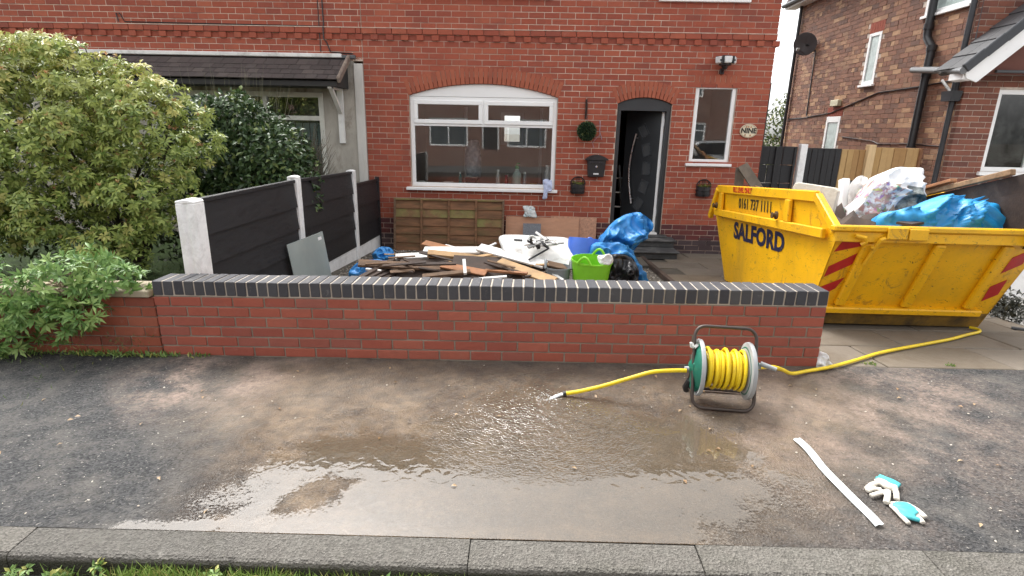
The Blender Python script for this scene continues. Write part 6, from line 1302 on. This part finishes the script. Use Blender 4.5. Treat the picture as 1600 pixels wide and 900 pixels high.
# grass and weeds along the kerb foot and wall foot
def blades(name, n, xf, yf, zf, h, w, mat, label, cat, dense=None):
    P = []; 
    while len(P) < n:
        x = random.uniform(*xf)
        if dense and random.random() > dense(x): continue
        y = random.gauss(*yf); P.append((x, y, zf(x, y)))
    P = np.array(P); d = NR.normal(0, .5, (n, 3)); d[:, 2] = NR.uniform(.5, 1.2, n)
    o = leaves(name, mat, P, unit(d), unit(NR.normal(0, 1, (n, 3))), NR.uniform(h * .5, h, n), w, NR.uniform(0, 1, n) > .8, droop=.35, fold=.1); tag(o, label, cat); return stuff(o)
grm = leafmat('kerb_grass', (.10, .18, .03), (.27, .36, .09), (.36, .34, .12))
blades('grass', 3000, (.5, 2.9), (-1.995, .03), lambda x, y: S(x) - .1, .10, .006, grm, 'bright grass growing in the gutter along the kerb', 'grass', lambda x: max(.03, math.exp(-((x - 1.27) / .16) ** 2) + .9 * math.exp(-((x - 1.66) / .14) ** 2) + .35 * math.exp(-((x - 2.3) / .12) ** 2) + .25 * math.exp(-((x - 1.95) / .1) ** 2)))
wd_ = leafmat('weed_leaf', (.09, .17, .04), (.2, .3, .08), (.36, .36, .1))
for i, (x, lb) in enumerate(((.70, 'small rosette weed at the far left of the gutter'), (.84, 'leafy weed in the gutter by the leftmost kerb joint'), (1.02, 'flat weed left of the grass in the gutter'), (1.46, 'weed between the two grass tufts by the kerb'), (2.12, 'thin weed right of the grass tufts by the kerb'))):
    w_ = thing('weed', lb, 'weed', (x, -1.99, S(x) - .1)); c = NR.normal(0, .022, (6, 3)); c[:, 2] = np.abs(c[:, 2]) + .02; pos, dr, up = rosettes(c, unit(NR.normal(0, .3, (6, 3)) + [0, -.2, 1]), 7, .05, .02, (40, 90)); leaves('leaf_rosette', wd_, pos, dr, up, NR.uniform(.018, .038, len(pos)), .013, NR.uniform(0, 1, len(pos)) > .8, w_)
blades('wall_foot_weeds', 420, (-1.3, .35), (-.03, .015), lambda x, y: S(x), .05, .012, wd_, 'small weeds growing along the foot of the old wall', 'weeds', lambda x: .4 + .6 * (x > -.6) * (x < .05))
blades('lawn_blades', 9000, (-3.2, .05), (1.2, .8), lambda x, y: G(x, y) + .14, .05, .005, leafmat('lawn_blade', (.03, .065, .012), (.09, .14, .03), (.15, .16, .05)), 'short lawn grass behind the old wall', 'grass')
blades('slab_weeds', 60, (5.1, 5.75), (.08, .015), lambda x, y: G(x, y), .03, .008, wd_, 'tiny weeds in the joints at the edge of the drive', 'weeds', lambda x: 1.0 * (x > 5.68) + .8 * (x < 5.2))
# fallen leaves and dry roots
fl = leafmat('dead_leaf', (.25, .14, .06), (.45, .33, .2)); n = 46; P = np.stack([NR.uniform(-.3, 5.5, n), NR.uniform(-1.7, -.1, n), np.zeros(n)], 1); P[:, 2] = WS * (P[:, 0] - 2.4) + .006
o = leaves('fallen_leaves', fl, P, unit(NR.normal(0, 1, (n, 3)) * [1, 1, .1]), unit(NR.normal(0, .2, (n, 3)) + [0, 0, 1]), .03, .016); tag(o, 'scattered dead leaf scraps on the pavement', 'leaves'); stuff(o)

# ================================================================== ACROSS THE STREET (seen in the window panes)
Oh = thing('opposite_house', 'brown brick house across the street, mirrored in the window panes', 'house', (0, 0, 0))
s = NT('far_brick'); bt = s.n('TexBrick', Scale=1.0); bt.inputs['Color1'].default_value = (.22, .10, .075, 1); bt.inputs['Color2'].default_value = (.16, .075, .06, 1); bt.inputs['Mortar'].default_value = (.36, .3, .25, 1); bt.inputs['Brick Width'].default_value = .235; bt.inputs['Row Height'].default_value = .085; bt.inputs['Mortar Size'].default_value = .008
tc = s.n('TexCoord'); mp = s.n('Mapping'); mp.inputs['Rotation'].default_value = (R(90), 0, 0); s.l(tc.outputs['Object'], mp.inputs['Vector']); s.l(mp.outputs[0], bt.inputs['Vector']); s.l(bt.outputs['Color'], s.b.inputs['Base Color']); s.b.inputs['Roughness'].default_value = .85
OY = -14.5; OW = [Op(-6.6, -4.6, .8, 2.2), Op(-6.4, -4.9, 3.4, 4.6), Op(-2.4, -.4, .8, 2.2), Op(-2.2, -.7, 3.4, 4.6), Op(1.6, 3.6, .8, 2.2), Op(1.8, 3.3, 3.4, 4.6), Op(5.6, 7.6, .8, 2.2), Op(5.8, 7.3, 3.4, 4.6), Op(9.6, 11.6, .8, 2.2), Op(9.8, 11.3, 3.4, 4.6), Op(4.2, 5.1, .1, 2.15), Op(.3, 1.2, .1, 2.15)]
wall_core(Oh, -12, 16, -.4, 5.0, OW, OY - .24, OY, s.m, 'wall')
slope_roof(Oh, -12.3, 16.3, OY - 7, OY + .35, 5.0, 7.0)
for q in OW:
    w = bpy.data.objects.new('window' if q.z0 > .5 else 'door', None); COL.objects.link(w); w.parent = Oh
    fr = MB(); rail_frame(fr, q.x0, q.x1, q.z0, q.zs, .09, OY - .1, OY - .04)
    if q.z0 > .5: fr.box(q.x0 + .09, q.x1 - .09, OY - .098, OY - .042, q.zs - .42, q.zs - .36); fr.box(q.c - .04, q.c + .04, OY - .099, OY - .041, q.z0 + .09, q.zs - .09)
    fr.build('frame', upvc, w); MB().box(q.x0 + .08, q.x1 - .08, OY - .09, OY - .08, q.z0 + .08, q.zs - .08).build('pane', M('far_pane', (.10, .12, .13), .1, .1) if q.z0 > .5 else anth, w)
fw = thing('opposite_garden_wall', 'low brick wall across the street, mirrored in the window panes', 'wall', (0, 0, 0))
MB().box(-12, 4, -12.0, -11.8, -.1, .75).box(7, 16, -12.0, -11.8, -.1, .75).build('wall', s.m, fw)
# silver car parked across the road
car = thing('parked_car', 'silver car parked across the road, mirrored in the small window', 'car', (9.3, -6.9, -.03), (0, 0, 0))
paint = M('silver_paint', (.50, .51, .52), .3, .05, 3, 0, metallic=.5, spec=.6); dglass = M('car_glass', (.02, .025, .03), .06, .1, 2, 0, spec=.8)
sec = [(-2.05, .45, .62, .70), (-1.95, .28, .80, .80), (-1.2, .22, .90, .86), (-.75, .22, .95, .87), (.9, .22, .96, .87), (1.7, .24, .92, .84), (2.05, .35, .80, .76)]
mb = MB(); n_ = 12
for x, zb, zt, hw in sec:
    for i in range(n_):
        a = 2 * math.pi * i / n_ + math.pi / n_; cx = math.copysign(abs(math.cos(a)) ** .45, math.cos(a)); cz = math.copysign(abs(math.sin(a)) ** .45, math.sin(a)); mb.v.append((x, cx * hw, (zb + zt) / 2 + cz * (zt - zb) / 2))
for j in range(len(sec) - 1):
    for i in range(n_): mb.f.append((j * n_ + i, j * n_ + (i + 1) % n_, (j + 1) * n_ + (i + 1) % n_, (j + 1) * n_ + i))
mb.f.append(tuple(range(n_))); mb.f.append(tuple((len(sec) - 1) * n_ + i for i in range(n_))); mb.build('body', paint, car, smooth=True)
mb = MB().prism([(-1.15, .88), (-.45, 1.40), (.75, 1.44), (1.75, .92)], 'y', -.70, .70); mb.build('cabin', paint, car, bevel=.05)
MB().prism([(-1.10, .93), (-.48, 1.36), (-.44, 1.36), (-1.06, .93)], 'y', -.62, .62, Matrix.Translation((-.03, 0, .0))).build('windscreen', dglass, car); MB().prism([(-.85, .95), (-.38, 1.34), (.7, 1.37), (1.35, .97)], 'y', -.715, .715).build('side_window', dglass, car)
for x in (-1.35, 1.3):
    for y in (-.8, .8):
        w = MB().lathe([(.001, -.1), (.2, -.1), (.31, -.09), (.32, 0), (.31, .09), (.2, .1), (.001, .1)], 24, Matrix.Translation((x, y, .33)) @ Matrix.Rotation(R(90), 4, 'X')).build('wheel', satin, car, smooth=True)
        MB().lathe([(.001, -.11), (.19, -.105), (.2, -.1), (.2, .1), (.19, .105), (.001, .11)], 20, Matrix.Translation((x, y, .33)) @ Matrix.Rotation(R(90), 4, 'X')).build('rim', steel, car)
for y in (-.6, .6): MB().lathe([(.001, 0), (.12, .01), (.11, .06), (.001, .08)], 14, Matrix.Translation((-1.93, y, .66)) @ Matrix.Rotation(R(-90), 4, 'Y')).build('headlight', lens, car, smooth=True)
for y in (-.82, .82): MB().box(-.72, -.55, y - .1, y + .1, .93, 1.05).build('mirror', paint, car, bevel=.03)
